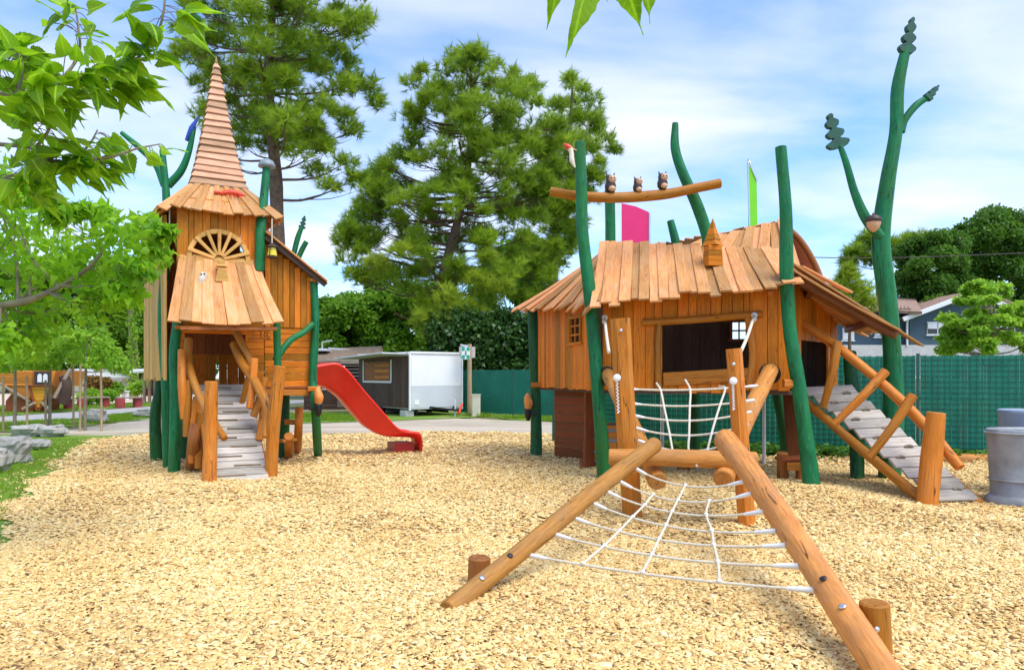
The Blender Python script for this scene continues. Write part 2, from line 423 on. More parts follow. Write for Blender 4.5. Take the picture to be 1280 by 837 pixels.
# ================================================================== play tower
TO = Vector((-5.45, 11.7, 0)); TU = Vector((.878, .478, 0)); TN = Vector((.478, -.878, 0))
def T(s, d, z): return TO+TU*s+TN*d+Vector((0, 0, z))
def t2(s, d): q = T(s, d, 0); return (q.x, q.y)
tower = thing('play_tower', 'timber play tower with a pointed shingled spire and green log posts', 'play tower', T(.7, -.8, 0))
def post(pts, r, parent, mat=None, name='post', **kw):
    m = MB(); m.tube(pts, r, 14, 5, .03); return m.build(name, mat or GREEN, parent, **kw)
def g0(px, py, dz=-.15): q = G(px, py); q.z = dz; return q
post([g0(217, 592), P(220, 500, 11.65), P(218, 440, 11.7), P(224, 392, 11.75)], [0.0925, 0.0888, 0.0851, 0.0814], tower)
post([g0(210, 586), P(208, 490, 12.15), P(203, 400, 12.2), P(207, 320, 12.25), P(208, 250, 12.35), P(203, 188, 12.4)], [0.0825, 0.0792, 0.0792, 0.0726, 0.066, 0.0495], tower)
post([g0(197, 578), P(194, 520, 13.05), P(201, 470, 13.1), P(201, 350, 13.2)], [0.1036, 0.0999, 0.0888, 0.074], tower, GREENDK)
post([T(1.40, .06, -.15), P(343, 520, 11.95), P(347, 470, 11.95), P(346, 402, 11.95)], 0.0589, tower)
br = post([P(344, 450, 11.98), P(362, 426, 12.2), P(378, 416, 12.45), P(391, 405, 12.62)], [0.0525, 0.05625, 0.0525, 0.0525], tower, name='branch')
post([g0(398, 571), P(395, 520, 12.7), P(391, 470, 12.7), P(394, 410, 12.72), P(392, 338, 12.75)], [0.084, 0.08, 0.068, 0.072, 0.064], tower)
pc = post([T(1.27, .11, 3.36), T(1.29, .10, 4.0), T(1.37, -.04, 4.65), T(1.42, -.10, 5.2)], [0.0861, 0.082, 0.07216, 0.06396], tower)
m = MB(); q = T(1.425, -.10, 5.19); m.lathe(q, [(.10, -.02), (.145, 0), (.14, .04), (.11, .10), (.05, .135), (.01, .14)]); m.build('cap', CAPGREY, pc)
post([T(1.9, -1.1, -.15), T(1.9, -1.1, 1.4)], .11, tower, GREENDK)
post([T(.25, -1.6, -.15), T(.2, -1.6, 1.4)], .12, tower, GREENDK)
a1 = post([P(206, 232, 12.4), P(195, 205, 12.4), P(176, 186, 12.4), P(152, 166, 12.4)], [0.0663, 0.0624, 0.0546, 0.039], tower, name='branch')
a2 = post([P(210, 232, 12.4), P(226, 214, 12.4), P(236, 190, 12.4), P(243, 158, 12.4)], [0.0663, 0.0624, 0.0507, 0.0351], tower, name='branch')
m = MB(); m.tube([P(233, 176, 12.4), P(240, 160, 12.38), P(248, 146, 12.36)], [.03, .05, .01], 8, 3); m.build('painted_tip', BLUEP, a2)
# floors and walls
m = MB()
for i in range(9): m.beam(T(-.02, -.1-i*.19, 1.375), T(2.2, -.1-i*.19, 1.375), .18, .05, TN)
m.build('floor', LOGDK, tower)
m = MB()
plank_wall(m, t2(0, 0), t2(1.36, 0), 2.52, 4.5, .125, .035, [(.13, .81, 3.5, lambda t: 3.52+math.sqrt(max(0, .2116-((t-.47)*1.36)**2)))])
m.build('front_wall', WALL, tower)
m = MB(); plank_wall(m, t2(0, -.01), t2(1.36, -.01), 1.30, 2.52, .125, .035, [(.09, .78, 1.36, 2.30)], horiz=True)
m.build('entrance_wall', WALL, tower)
wing_top = lambda t: 3.86-.575*t
m = MB(); plank_wall(m, t2(1.38, -.03), t2(2.2, -.03), 2.42, wing_top, .10, .035); m.build('side_wing_wall', WALL, tower)
m = MB(); plank_wall(m, t2(1.38, -.045), t2(2.2, -.045), 1.27, 2.42, .115, .035, horiz=True); m.build('side_wing_wall', WALL, tower)
m = MB(); plank_wall(m, t2(-.14, -.35), t2(-.42, -1.75), 1.52, 4.25, .12, .03, jag=.03); m.build('left_wall', TAN, tower)
m = MB(); plank_wall(m, t2(-.1, -1.75), t2(2.2, -1.75), 1.96, lambda t: 4.3 if t < .60 else 3.95-1.4*(t-.6), .14, .03, gap=0)
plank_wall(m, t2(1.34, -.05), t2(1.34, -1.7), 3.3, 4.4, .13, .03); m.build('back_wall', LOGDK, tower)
m = MB(); plank_wall(m, t2(2.24, -.1), t2(2.24, -1.75), 1.3, 3.15, .13, .03, [(.15, .75, 1.36, 2.3)]); m.build('right_wall', WALL, tower)
m = MB(); plank_wall(m, t2(.0, -1.72), t2(1.3, -1.72), 1.36, 1.98, .11, .03, [(.25, .29, 1.5, 1.8), (.42, .46, 1.5, 1.85), (.6, .64, 1.5, 1.85)]); m.build('back_railing', WALL, tower)
m = MB(); m.beam(T(-.03, .06, 2.36), T(1.06, .07, 2.39), .06, .10, Vector((0, 0, 1)), 4, .04); m.build('lintel', LOG, tower)
m = MB(); m.beam(T(1.05, .03, 1.31), T(2.3, .03, 1.27), .05, .1, TN); m.build('floor_beam', LOG, tower)
m = MB(); q = P(393, 486, 12.62); m.beam(q-TU*.12, q+TU*.1, .09, .09, TN); m.build('bracket', LOG, tower)
m = MB(); q = P(394, 350, 12.66); m.beam(q-TU*.1, q+TU*.06, .06, .06, TN); m.build('bracket', LOG, tower)
# small window beside the awning
win = MB(); c = P(323, 420, 12.0)
for dz in (-.05, .09): win.beam(c-TU*.16+Vector((0, 0, dz))+TN*.05, c+TU*.18+Vector((0, 0, dz+.02))+TN*.05, .035, .05, TN)
for ds in (-.09, .03, .13): win.beam(c+TU*ds-Vector((0, 0, .05))+TN*.05, c+TU*ds+Vector((0, 0, .1))+TN*.05, .03, .03, TN)
win.build('small_window', LOG, tower)
# fan window
ct = T(.47*1.36, .03, 3.50)
fan = MB(); arc = [ct+TU*(.46*math.cos(a))+Vector((0, 0, .46*math.sin(a)+.02)) for a in [math.pi*i/10 for i in range(11)]]
for i in range(10): fan.beam(arc[i], arc[i+1], .07, .075, TN, ch=.1)
fan.beam(ct-TU*.54-Vector((0, 0, .02)), ct+TU*.54-Vector((0, 0, .02)), .08, .08, TN)
fan.beam(ct-TU*.40+Vector((0, 0, .035)), ct+TU*.40+Vector((0, 0, .035)), .05, .05, TN)
fw = fan.build('fan_window', TAN, tower)
for a in (18, 45, 68, 90, 112, 136, 162):
    m = MB(); d = TU*math.cos(R(a))+Vector((0, 0, math.sin(R(a))))
    m.beam(ct+d*.08+TN*.03, ct+d*.50+TN*.035, .045, .05, TU if a == 90 else d.cross(TN), 3, .05, .06); m.build('spoke', TAN, fw)
# spire
CTR = T(.68, -.75, 0)
def sq(h, z, i): s, d = ((-1, 1), (1, 1), (1, -1), (-1, -1))[i % 4]; return CTR+TU*(s*h)+TN*(d*h)+Vector((0, 0, z))
prof = lambda t: .43*((1-t)**1.0)*(.80+.20*(1-t)**3)+.012      # flares at its foot
m = MB(); NS = 19
for k in range(NS):
    ta = k/NS; tb = (k+1.15)/NS; za = 4.82+2.28*ta; zb = 4.82+2.28*min(tb, 1.0); ha = prof(ta)+.034; hb = prof(min(tb, 1))-.004
    for i in range(4):
        v = U(0, 1); j = .004*U(-1, 1)
        a, b = sq(ha+j, za+U(-.012, .012), i), sq(ha+j, za+U(-.012, .012), i+1); c, d = sq(hb, zb, i+1), sq(hb, zb, i)
        n = (b-a).cross(d-a).normalized()*.018; n = n if n.dot(a-CTR-Vector((0, 0, za))) > 0 else -n
        off = Vector((U(0, 50), U(0, 50), U(0, 50))); e = (b-a).length; hgt = (d-a).length
        vv = [a, b, c, d, a-n, b-n, c-n, d-n]
        gg = [off+Vector(x) for x in ((0, 0, 0), (e, 0, 0), (e, hgt, 0), (0, hgt, 0), (0, 0, .02), (e, 0, .02), (e, hgt, .02), (0, hgt, .02))]
        m.add(vv, [(0, 1, 2, 3), (7, 6, 5, 4), (0, 4, 5, 1), (1, 5, 6, 2), (2, 6, 7, 3), (3, 7, 4, 0)], gg, v)
spire = m.build('spire', SPIRE, tower)
m = MB(); m.lathe(CTR+Vector((0, 0, 7.05)), [(.03, 0), (.025, .05), (.003, .16)], 8); m.build('spire_tip', SPIRE, spire)
m = MB()
for i in range(4): m.beam(sq(.43, 4.80, i), sq(.43, 4.80, i+1), .07, .07)
m.build('spire_base_frame', GREYWOOD, spire)
# skirt roof
m = MB()
for i in range(4):
    n = 12 if i < 2 else 9
    for k in range(n):
        t = (k+.5)/n; a = sq(.40, 4.84, i).lerp(sq(.40, 4.84, i+1), t); b = sq(.96, 4.26, i).lerp(sq(.96, 4.26, i+1), t)
        e = (b-a).normalized(); b = b+e*U(-.05, .07); sd = sq(1, 0, i+1)-sq(1, 0, i)
        nn = e.cross(sd).normalized(); nn = nn if nn.z > 0 else -nn
        m.beam(a+nn*.02*(k % 2), b+nn*.024*(k % 2), .80/n*1.25, .028, sd, 4, .03, 1.92/n*1.08, bow=.0)
m.build('skirt_roof', ROOF, tower)
# awning with its little chimney
m = MB(); plank_roof(m, T(.05, .0, 3.56), T(1.25, .0, 3.52), T(-.16, .93, 2.36), T(1.50, .93, 2.40), 10, .028, .05, 1.1, .05, 7, .035)
aw = m.build('awning_roof', ROOF, tower)
cq = P(277, 349, 11.80); m = MB()
for k in range(4): m.box(cq+Vector((0, 0, k*.06-.02)), .20-.025*k, .18-.02*k, .058, R(28))
m.box(cq+Vector((0, 0, .22)), .17, .15, .03, R(28))
m.box(cq+Vector((0, 0, .27)), .10, .09, .07, R(28))
m.build('chimney', TAN, aw)
m = MB(); m.beam(T(.0, .86, 2.30), T(1.42, .86, 2.34), .06, .06, TN); m.build('rafter', LOGDK, aw)
# lean-to roof of the wing, and the one on the far left whose board ends stand out
m = MB()
for k in range(12):
    d = .14-.17*k; m.beam(T(1.36, d, 4.02)+Vector((0, 0, .02*(k % 2))), T(2.42+U(-.08, .1), d, 3.24), .19, .028, TN, 4, .03)
wr = m.build('side_wing_roof', ROOF, tower)
m = MB(); m.beam(T(1.36, .16, 3.93), T(2.38, .16, 3.18), .04, .09, TN); m.build('verge_board', DARKBOARD, wr)
m = MB()
for k in range(10):
    d = -.2-.17*k; m.beam(T(.1, d, 4.5), T(-.72+U(-.1, .1), d, 3.95+.02*(k % 2)), .16, .028, TN, 3, .03)
m.build('left_lean_to_roof', ROOF, tower)
def stalk(pts, r, parent):
    m = MB(); m.tube(pts, r, 10, 4, .03); return m.build('ornamental_stalk', GREEN, parent)
def leaf_lobes(mb, base, tip, w, th, nrm):
    """carved oak-like leaf: pairs of round lobes along a stem, cut from a board"""
    d = tip-base; Ln = d.length; d = d.normalized(); nrm = Vector(nrm); s = d.cross(nrm).normalized(); right = []
    for k in range(3):
        ww = w*(1-.22*k); z0 = Ln*(.02+.29*k)
        for f, h in ((.30, 0), (.72, .02), (1.0, .10), (.98, .17), (.72, .21), (.36, .255)): right.append((f*ww, z0+h*Ln))
    right += [(.18*w, Ln*.88), (.25*w, Ln*.93), (.16*w, Ln*.985)]
    poly = [base+s*x+d*z for x, z in right]+[tip]+[base-s*x+d*z for x, z in reversed(right)]
    mb.extrude([p-nrm*th/2 for p in poly], nrm*th)
st = stalk([P(367, 318, 12.9), P(372, 298, 12.9), P(377, 284, 12.9)], [.05, .05, .04], tower)
m = MB(); leaf_lobes(m, P(377, 286, 12.9), P(381, 270, 12.9), .06, .05, (0, 1, 0)); m.build('carved_leaf', LEAFCARVE, st)
stalk([P(373, 322, 12.9), P(378, 311, 12.9), P(383, 302, 12.9)], [.05, .05, .045], tower)

# things fixed on or hung from the tower
def lantern(px, py, Y, label):
    c = P(px, py, Y); t = thing('lantern', label, 'lantern', c-Vector((0, 0, .12)), 'small yellow lanterns on the tower')
    m = MB(); m.lathe(c, [(.075, -.11), (.085, -.10), (.06, .03), (.03, .05)], 6, smooth=False); m.build('body', YELLOW, t)
    m = MB(); m.lathe(c, [(.10, .045), (.09, .06), (.02, .11)], 6, smooth=False); m.lathe(c, [(.10, -.135), (.10, -.112)], 6, smooth=False)
    for k in range(3):
        a = k*2.09+.4; e = Vector((math.cos(a), math.sin(a), 0)); m.beam(c+e*.09-Vector((0, 0, .11)), c+e*.065+Vector((0, 0, .05)), .014, .014)
    m.build('frame', OWLDK, t)
    m = MB(); m.tube([c+Vector((0, 0, .1)), c+Vector((0, 0, .52))], .012, 6, 2); m.build('cord', ROPE, t)
lantern(340, 312, 12.15, 'small yellow lantern hanging under the skirt roof beside the right wing of the tower')
lantern(212, 291, 11.75, 'small yellow lantern hanging at the left corner of the tower, half behind leaves')
cq = sq(.62, 4.63, 0).lerp(sq(.62, 4.63, 1), .66); m = MB()
m.tube([cq+TU*-.17+Vector((0, 0, .03)), cq+Vector((0, 0, .06)), cq+TU*.2+Vector((0, 0, .02))], [.035, .055, .03], 10, 4)
crab = thing('lobster_carving', 'red lobster carving lying on the skirt roof below the spire', 'carving', cq)
m.build('body', CORAL, crab)
for sgn in (-1, 1):
    m = MB(); e = cq+TU*(-.15); m.tube([e, e-TU*.07+TN*.06*sgn+Vector((0, 0, .02)), e-TU*.15+TN*.05*sgn+Vector((0, 0, .02))], [.018, .022, .035], 8, 3); m.build('claw', CORAL, crab)
    m = MB()
    for k in range(3): m.tube([cq+TU*(-.06+.07*k), cq+TU*(-.05+.07*k)+TN*.10*sgn+Vector((0, 0, -.01)), cq+TU*(-.03+.07*k)+TN*.13*sgn-Vector((0, 0, .05))], .010, 6, 2)
    m.build('legs', CORAL, crab)
cq = P(253, 348, 11.60); t = thing('owl_carving', 'small ivory carving with dark eyes stuck on the sloping awning of the tower', 'carving', cq)
m = MB(); m.tube([cq-Vector((.03, 0, .10)), cq, cq+Vector((.035, 0, .09))], [.045, .065, .05], 10, 4); m.build('body', IVORY, t)
m = MB(); m.ball(cq+Vector((.005, -.055, .06)), .014, .014, .014); m.ball(cq+Vector((.055, -.05, .07)), .014, .014, .014); m.build('eyes', BLACK, t)
def torch(px, py, Y, label, side):
    c = P(px, py, Y); t = thing('torch_ornament', label, 'torch', c-Vector((0, 0, .18)), 'carved torches on green posts')
    m = MB(); m.tube([c+Vector((0, 0, -.06)), c+Vector((.01, 0, .05)), c+Vector((-.01, 0, .16)), c+Vector((.005, 0, .24))], [.06, .085, .065, .025], 10, 4, .08); m.build('flame', ORANGE, t)
    m = MB(); m.lathe(c+Vector((0, 0, -.28)), [(.03, 0), (.055, .06), (.075, .2), (.07, .22)], 12); m.beam(c+Vector((0, 0, -.15)), c+Vector((side*.16, 0, -.15)), .05, .05); m.build('holder', BLACK, t)
torch(398, 500, 12.5, 'carved orange torch in a black holder on the green post beside the slide', -1)
torch(660, 507, 13.9, 'carved orange torch in a black holder on the back left green post of the hut', 1)

# ramp up to the tower
rp = thing('plank_ramp', 'grey plank ramp with wavy handrails climbing to the tower doorway', 'ramp', T(.72, 1.8, 0))
def RT(s, f, h=0): return T(s+.02*f, .02+1.85*f, 1.43-1.40*f+h)
m = MB(); NP = 15
for k in range(NP):
    f = (k+.5)/NP; m.beam(RT(.32, f), RT(1.10, f), 1.85/NP*1.16, .032, RT(0, 1)-RT(0, 0), 2, .01)
dk = m.build('deck', GREY, rp)
m = MB()
for k in range(11):
    f = (k+.6)/11.2; s0 = .42+.22*(k % 2)+U(-.04, .04); m.beam(RT(s0, f, .035), RT(s0+.38, f+.004, .035), .022, .03, RT(0, 1)-RT(0, 0), 3, .2)
m.build('foot_cleats', GREYWOOD, dk)
for s in (.33, 1.08):
    m = MB(); m.beam(RT(s, -.02, -.09), RT(s, 1.02, -.07), .08, .13, TU, 5, .04); m.build('stringer', LOG, rp)
def log(pts, r, parent, name='post', mat=None, sub=5, wob=.035):
    m = MB(); m.tube(pts, r, 14, sub, wob); return m.build(name, mat or LOG, parent)
log([g0(261, 610), P(263, 548, 10.3), P(264, 477, 10.3)], [.105, .10, .085], rp)
log([g0(338, 601), P(342, 530, 10.75), P(350, 458, 10.75)], [.09, .095, .085], rp)
log([P(236, 424, 11.7), P(235, 452, 11.5), P(247, 490, 11.1), P(262, 520, 10.75), P(281, 548, 10.45)], [0.0663, 0.0663, 0.0624, 0.0585, 0.0507], rp, 'handrail')
log([P(292, 430, 11.9), P(303, 455, 11.6), P(322, 482, 11.2), P(334, 512, 10.9), P(331, 546, 10.7)], [0.0663, 0.0663, 0.0663, 0.0702, 0.0468], rp, 'handrail')
log([P(289, 402, 11.95), P(300, 425, 11.8), P(313, 455, 11.7), P(306, 490, 11.75), P(302, 505, 11.8)], [0.06375, 0.06, 0.05625, 0.045, 0.045], rp, 'handrail')
for a, b in (((227, 438), (230, 523)), ((237, 476), (233, 545)), ((246, 496), (240, 578)), ((252, 515), (248, 585))):
    log([P(*a, 11.4-.003*(a[1]-438)), P((a[0]+b[0])/2-1, (a[1]+b[1])/2, 11.2), P(*b, 11.2)], [.06, .065, .055], rp, 'baluster')
for a, b in (((318, 448), (312, 510)), ((332, 472), (317, 520)), ((330, 505), (324, 550))):
    log([P(*a, 11.35), P((a[0]+b[0])/2+1, (a[1]+b[1])/2, 11.3), P(*b, 11.2)], [.06, .06, .055], rp, 'baluster')
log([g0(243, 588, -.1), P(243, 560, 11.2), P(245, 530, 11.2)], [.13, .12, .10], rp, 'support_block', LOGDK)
# little seat frame behind the ramp
bt = thing('stool_frame', 'low log stool with short upright posts under the tower wing', 'stool', T(1.75, -.5, 0), None)
log([g0(371, 566), P(373, 538, 13.1), P(374, 510, 13.1)], .075, bt, 'upright')
log([g0(361, 571), P(361, 545, 12.7)], .08, bt, 'leg')
m = MB(); m.beam(P(350, 551, 12.7), P(368, 549, 12.9), .22, .05, Vector((0, 1, 0))); m.build('seat', LOG, bt)
m = MB(); m.beam(P(356, 527, 13.15), P(376, 528, 13.15), .05, .09, Vector((0, 1, 0))); m.build('back_rail', LOG, bt)

# red slide: a trough swept along its run
sl = thing('slide', 'bright red plastic slide running down from the tower wing', 'slide', (-2.7, 14.1, 0))
SA = T(2.24, -1.1, 0); SD = TU.copy(); SN = Vector((SD.y, -SD.x, 0)); SLn = 2.25
bot = [(0, 1.40), (.17, 1.37), (.30, 1.17), (.42, .85), (.53, .58), (.64, .42), (.74, .35), (.85, .33), (.95, .32), (1.0, .29), (1.03, .15), (1.04, -.06)]
lip = [(0, 1.74), (.15, 1.80), (.24, 1.84), (.30, 1.81), (.37, 1.67), (.49, 1.33), (.67, .88), (.79, .57), (.85, .49), (.93, .465), (1.0, .45), (1.03, .37), (1.04, .2)]
def pw(tb, t):
    for (t0, z0), (t1, z1) in zip(tb, tb[1:]):
        if t <= t1: return z0+(z1-z0)*max(0, t-t0)/(t1-t0)
    return tb[-1][1]
sm = lambda tb, t: sum(pw(tb, t+d) for d in (-.03, -.015, 0, .015, .03))/5 if t < 1.0 else pw(tb, t)
m = MB(); V = []; fine = [1.04*i/56 for i in range(57)]
for t in fine:
    c = SA+SD*(SLn*t); z0 = sm(bot, t)+.075; h = max(.06, sm(lip, t)-z0); w = .26
    sec = [(-w-.07, h-.05), (-w-.06, h-.01), (-w-.02, h), (-w+.015, h-.02), (-w+.04, min(.07, h*.5)), (-w+.12, .0), (0, -.02), (w-.12, 0), (w-.04, min(.07, h*.5)), (w-.015, h-.02), (w+.02, h), (w+.06, h-.01), (w+.07, h-.05), (w+.04, h-.06), (w+.005, 0), (w-.09, -.055), (0, -.075), (-w+.09, -.055), (-w-.005, 0), (-w-.04, h-.06)]
    K = len(sec)
    for x, y in sec: V.append(c+Vector((0, 0, z0+y))+SN*x)
F = [(i*K+j, i*K+(j+1) % K, (i+1)*K+(j+1) % K, (i+1)*K+j) for i in range(len(fine)-1) for j in range(K)]
m.add(V, F+[tuple(range(K-1, -1, -1)), tuple((len(fine)-1)*K+j for j in range(K))], None, .5, True)
m.build('chute', RED, sl)
m = MB(); c = SA+SD*(SLn*.88); m.box(c+Vector((0, 0, .08)), .42, .44, .3, math.atan2(SD.y, SD.x)); m.build('foot', plain('shaded_red_plastic', (.25, .01, .01), .4), sl)  # foot coloured darker than the chute, for the shaded hollow under its end

# ================================================================== play hut
FL, FR, BR, BL = Vector((1.40, 11.1, 0)), Vector((3.97, 10.3, 0)), Vector((5.5, 12.2, 0)), Vector((.52, 13.9, 0))
hut = thing('play_hut', 'timber play hut on green log stilts with a crooked plank roof', 'play hut', (2.9, 11.8, 0))
post([g0(756, 600), P(753, 560, 10.9), P(748, 500, 10.9), P(743, 430, 10.9), P(737, 365, 10.9), P(728, 290, 10.85), P(727, 240, 10.85), P(725, 178, 10.85)], [0.1025, 0.1107, 0.0943, 0.0984, 0.0943, 0.0943, 0.0861, 0.0779], hut)
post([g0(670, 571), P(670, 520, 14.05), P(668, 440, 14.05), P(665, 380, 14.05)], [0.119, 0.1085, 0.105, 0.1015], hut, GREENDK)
post([g0(1017, 613), P(1009, 560, 10), P(998, 480, 10), P(987, 410, 10), P(983, 330, 9.95), P(982, 260, 9.95), P(976, 184, 9.95)], [0.114, 0.1102, 0.0988, 0.0912, 0.0912, 0.0874, 0.076], hut)
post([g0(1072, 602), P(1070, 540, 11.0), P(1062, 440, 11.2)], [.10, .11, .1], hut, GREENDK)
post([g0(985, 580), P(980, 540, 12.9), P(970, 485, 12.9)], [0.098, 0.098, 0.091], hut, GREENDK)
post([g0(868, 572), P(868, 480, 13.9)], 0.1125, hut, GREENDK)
post([P(763, 318, 12.6), P(763, 280, 12.6), P(762, 238, 12.6)], 0.088, hut)
post([P(881, 328, 11.5), P(884, 298, 11.5), P(872, 258, 11.5), P(853, 215, 11.5), P(844, 185, 11.5), P(844, 154, 11.5)], [0.078, 0.0897, 0.0936, 0.0858, 0.0741, 0.0468], hut)
post([P(848, 318, 13), P(843, 296, 13), P(838, 276, 13)], [0.085, 0.0765, 0.068], hut)
def xy(v): return (v.x, v.y)
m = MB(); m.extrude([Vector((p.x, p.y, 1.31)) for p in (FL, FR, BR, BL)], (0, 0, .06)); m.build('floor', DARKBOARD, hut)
WH = (.335, .80, 1.62, 2.42)
m = MB(); plank_wall(m, xy(FL), xy(FR), lambda t: 1.36+.02*math.sin(9*t), 2.86, .155, .035, [WH], .025); fwall = m.build('front_wall', WALL, hut)
m = MB(); plank_wall(m, xy(BL), xy(FL+Vector((-.10, -.02, 0))), lambda t: 1.36, 2.95, .13, .035, [(.62, .80, 2.11, 2.55)], .015); m.build('left_wall', WALL, hut)
m = MB(); plank_wall(m, xy(FR+Vector((.02, .1, 0))), xy(BR), 1.40, 3.0, .14, .035, [(.22, .78, 1.38, 2.12)]); m.build('right_wall', WALL, hut)
m = MB(); plank_wall(m, xy(BL), xy(BR), 1.36, 3.1, .16, .035, [(.672, .722, 2.2, 2.54)], gap=0); m.build('back_wall', DARKBOARD, hut)  # back wall coloured dark to stand in for the shade inside the hut
hd = (FR-FL).normalized(); hn = Vector((hd.y, -hd.x, 0))
def FW(t, z, o=.05): return FL.lerp(FR, t)+hn*o+Vector((0, 0, z))
m = MB(); m.tube([FW(.23, 2.385), FW(.42, 2.40), FW(.62, 2.43), FW(.86, 2.47)], [.062, .058, .055, .052], 12, 4, .04); wf = m.build('window_frame', LOG, hut)
m = MB(); m.tube([FW(.315, 1.40, .045), FW(.31, 1.9, .045), FW(.318, 2.35, .04)], .05, 12, 4, .04); m.build('jamb', LOG, wf)
m = MB(); m.tube([FW(.80, 1.45, .045), FW(.815, 1.9, .045), FW(.79, 2.42, .04)], .05, 12, 4, .04); m.build('jamb', LOG, wf)
m = MB(); m.beam(FW(.345, 1.53, .04), FW(.80, 1.60, .04), .05, .2, hn, 4, .03); m.build('sill', LOG, wf)
def small_window(a, b, t0, t1, z0, z1, rows, cols, mat, name='window', o=.03):
    a, b = Vector(a), Vector(b); d = (b-a).normalized(); n = Vector((d.y, -d.x, 0)); Ln = (b-a).length
    q = lambda t, z: a+(b-a)*t+n*o+Vector((0, 0, z))
    m = MB(); e = .03/Ln
    for z in (z0, z1): m.beam(q(t0-2*e, z), q(t1+2*e, z), .06, .05, n)
    for t in (t0, t1): m.beam(q(t, z0), q(t, z1), .06, .045, n)
    w = m.build(name+'_frame' if name != 'window' else 'window', mat, hut)
    m = MB()
    for k in range(1, cols): t = t0+(t1-t0)*k/cols; m.beam(q(t, z0), q(t, z1), .03, .028, n)
    for k in range(1, rows): z = z0+(z1-z0)*k/rows; m.beam(q(t0, z)-n*.003, q(t1, z)-n*.003, .03, .028, n)
    m.build('glazing_bars', mat, w)
small_window(BL, FL+Vector((-.10, -.02, 0)), .62, .80, 2.11, 2.55, 3, 2, WALL)
small_window(BL+Vector((0, -.06, 0)), BR+Vector((0, -.06, 0)), .672, .722, 2.2, 2.54, 2, 2, WALLDK)
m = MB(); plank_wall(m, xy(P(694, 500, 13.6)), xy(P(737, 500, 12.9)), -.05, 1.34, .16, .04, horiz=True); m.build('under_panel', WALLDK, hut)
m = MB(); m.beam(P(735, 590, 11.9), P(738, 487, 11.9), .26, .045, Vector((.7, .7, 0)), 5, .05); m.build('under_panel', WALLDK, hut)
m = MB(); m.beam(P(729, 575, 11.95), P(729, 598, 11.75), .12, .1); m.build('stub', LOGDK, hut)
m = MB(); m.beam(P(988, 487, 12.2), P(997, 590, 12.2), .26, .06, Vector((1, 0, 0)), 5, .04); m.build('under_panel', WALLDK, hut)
m = MB(); q = P(990, 479, 10.0); m.beam(q-Vector((.12, 0, 0)), q+Vector((.08, 0, 0)), .1, .11, Vector((0, 1, 0))); m.build('bracket', LOG, hut)
m = MB(); q = P(672, 481, 13.75); m.beam(q-Vector((.12, 0, 0)), q+Vector((.12, 0, 0)), .1, .1, Vector((0, 1, 0))); m.build('bracket', LOG, hut)
for px, Y in ((955, 12.9), (828, 13.2)):
    m = MB(); q = P(px, 500, Y); m.tube([V3(q, -.1), V3(q, 1.36)], .032, 10, 3); m.build('pole', WHITE, hut)
# rafters' ends under the eave
for t in (.02, .17, .52, .9):
    m = MB(); q = FW(t, 2.80, 0); m.beam(q, q+hn*.22-Vector((0, 0, .06)), .07, .07); m.build('rafter', LOG, hut)
# roof
m = MB(); plank_roof(m, P(750, 303, 12.0), P(975, 313, 11.1), P(739, 381, 10.5), P(1008, 355, 9.72), 21, .028, .10, 1.14, .03, 6, .05, .026)
rf = m.build('roof', ROOF, hut)
m = MB(); plank_roof(m, P(748, 322, 13.9), P(765, 306, 12.0), P(636, 389, 14.6), P(742, 384, 10.55), 13, .028, .07, 1.12, .02, 5, .04, .03); m.build('hip_slope', ROOF, rf)
m = MB(); plank_roof(m, P(868, 304, 12.6), P(982, 276, 12.0), P(806, 326, 11.7), P(1000, 342, 10.95), 12, .028, .07, 1.12, .02, 5, .05, .03); m.build('rear_slope', ROOF, rf)
m = MB(); plank_roof(m, P(748, 322, 13.9), P(982, 276, 12.05), Vector((.2, 15.0, 2.8)), Vector((6.0, 13.0, 2.8)), 20, .028, .05); m.build('back_slope', ROOF, rf)
m = MB(); m.tube([P(978, 280, 11.95), P(1000, 300, 11.9), P(1017, 327, 11.85), P(1029, 356, 11.8)], [.05, .05, .05, .05], 8, 5); m.build('verge_board', LOGDK, rf)
m = MB(); m.extrude([P(970, 284, 12.0), P(996, 300, 12.0), P(1012, 326, 12.0), P(1024, 352, 12.0), P(960, 352, 12.0)], (0, .04, 0)); m.build('gable_panel', WALLDK, rf)
C0, C1, D0, D1 = P(984, 333, 9.95), Vector((4.45, 11.95, 3.02)), P(1122, 411, 10.3), Vector((6.0, 12.3, 2.27))
m = MB(); plank_roof(m, C0, C1, D0, D1, 11, .03, .12, 1.15, .02, 5, .05, .035)
m.beam(C0+Vector((.1, .12, .06)), P(1150, 431, 10.55), .17, .028, C1-C0, 5, .05); m.beam(C0+Vector((.3, .3, .05)), P(1062, 369, 10.6)+Vector((0, 0, .05)), .15, .028, C1-C0, 4, .05)
m.build('side_canopy', ROOF, rf)
m = MB()
for t in (.25, .8): m.beam(C0.lerp(D0, t)+Vector((0, .1, -.07)), C1.lerp(D1, t)+Vector((0, 0, -.07)), .09, .08)
m.beam(C0.lerp(C1, .06)-Vector((0, 0, .08)), D0.lerp(D1, .06)-Vector((0, 0, .08)), .09, .12); m.build('canopy_rafters', WALLDK, rf)
# chimney turret on the front slope
cq = P(891, 333, 10.84); ch = MB(); s = .105
V = []
for k in range(4): ch.box(cq+Vector((0, 0, .035+.078*k)), .225-.008*k, .225-.008*k, .074, R(8))
cm = ch.build('chimney', WALL, rf)
ch = MB(); zs = cq.z+.312
for k in range(4):
    h = .14*(1-k/4.4); ch.lathe(V3(cq, zs+.085*k), [(h*1.15, 0), (h*.78, .088)], 4, smooth=False)
ch.lathe(V3(cq, zs+.34), [(.03, 0), (.004, .07)], 4, smooth=False); ch.build('chimney_cap', WALL, cm)
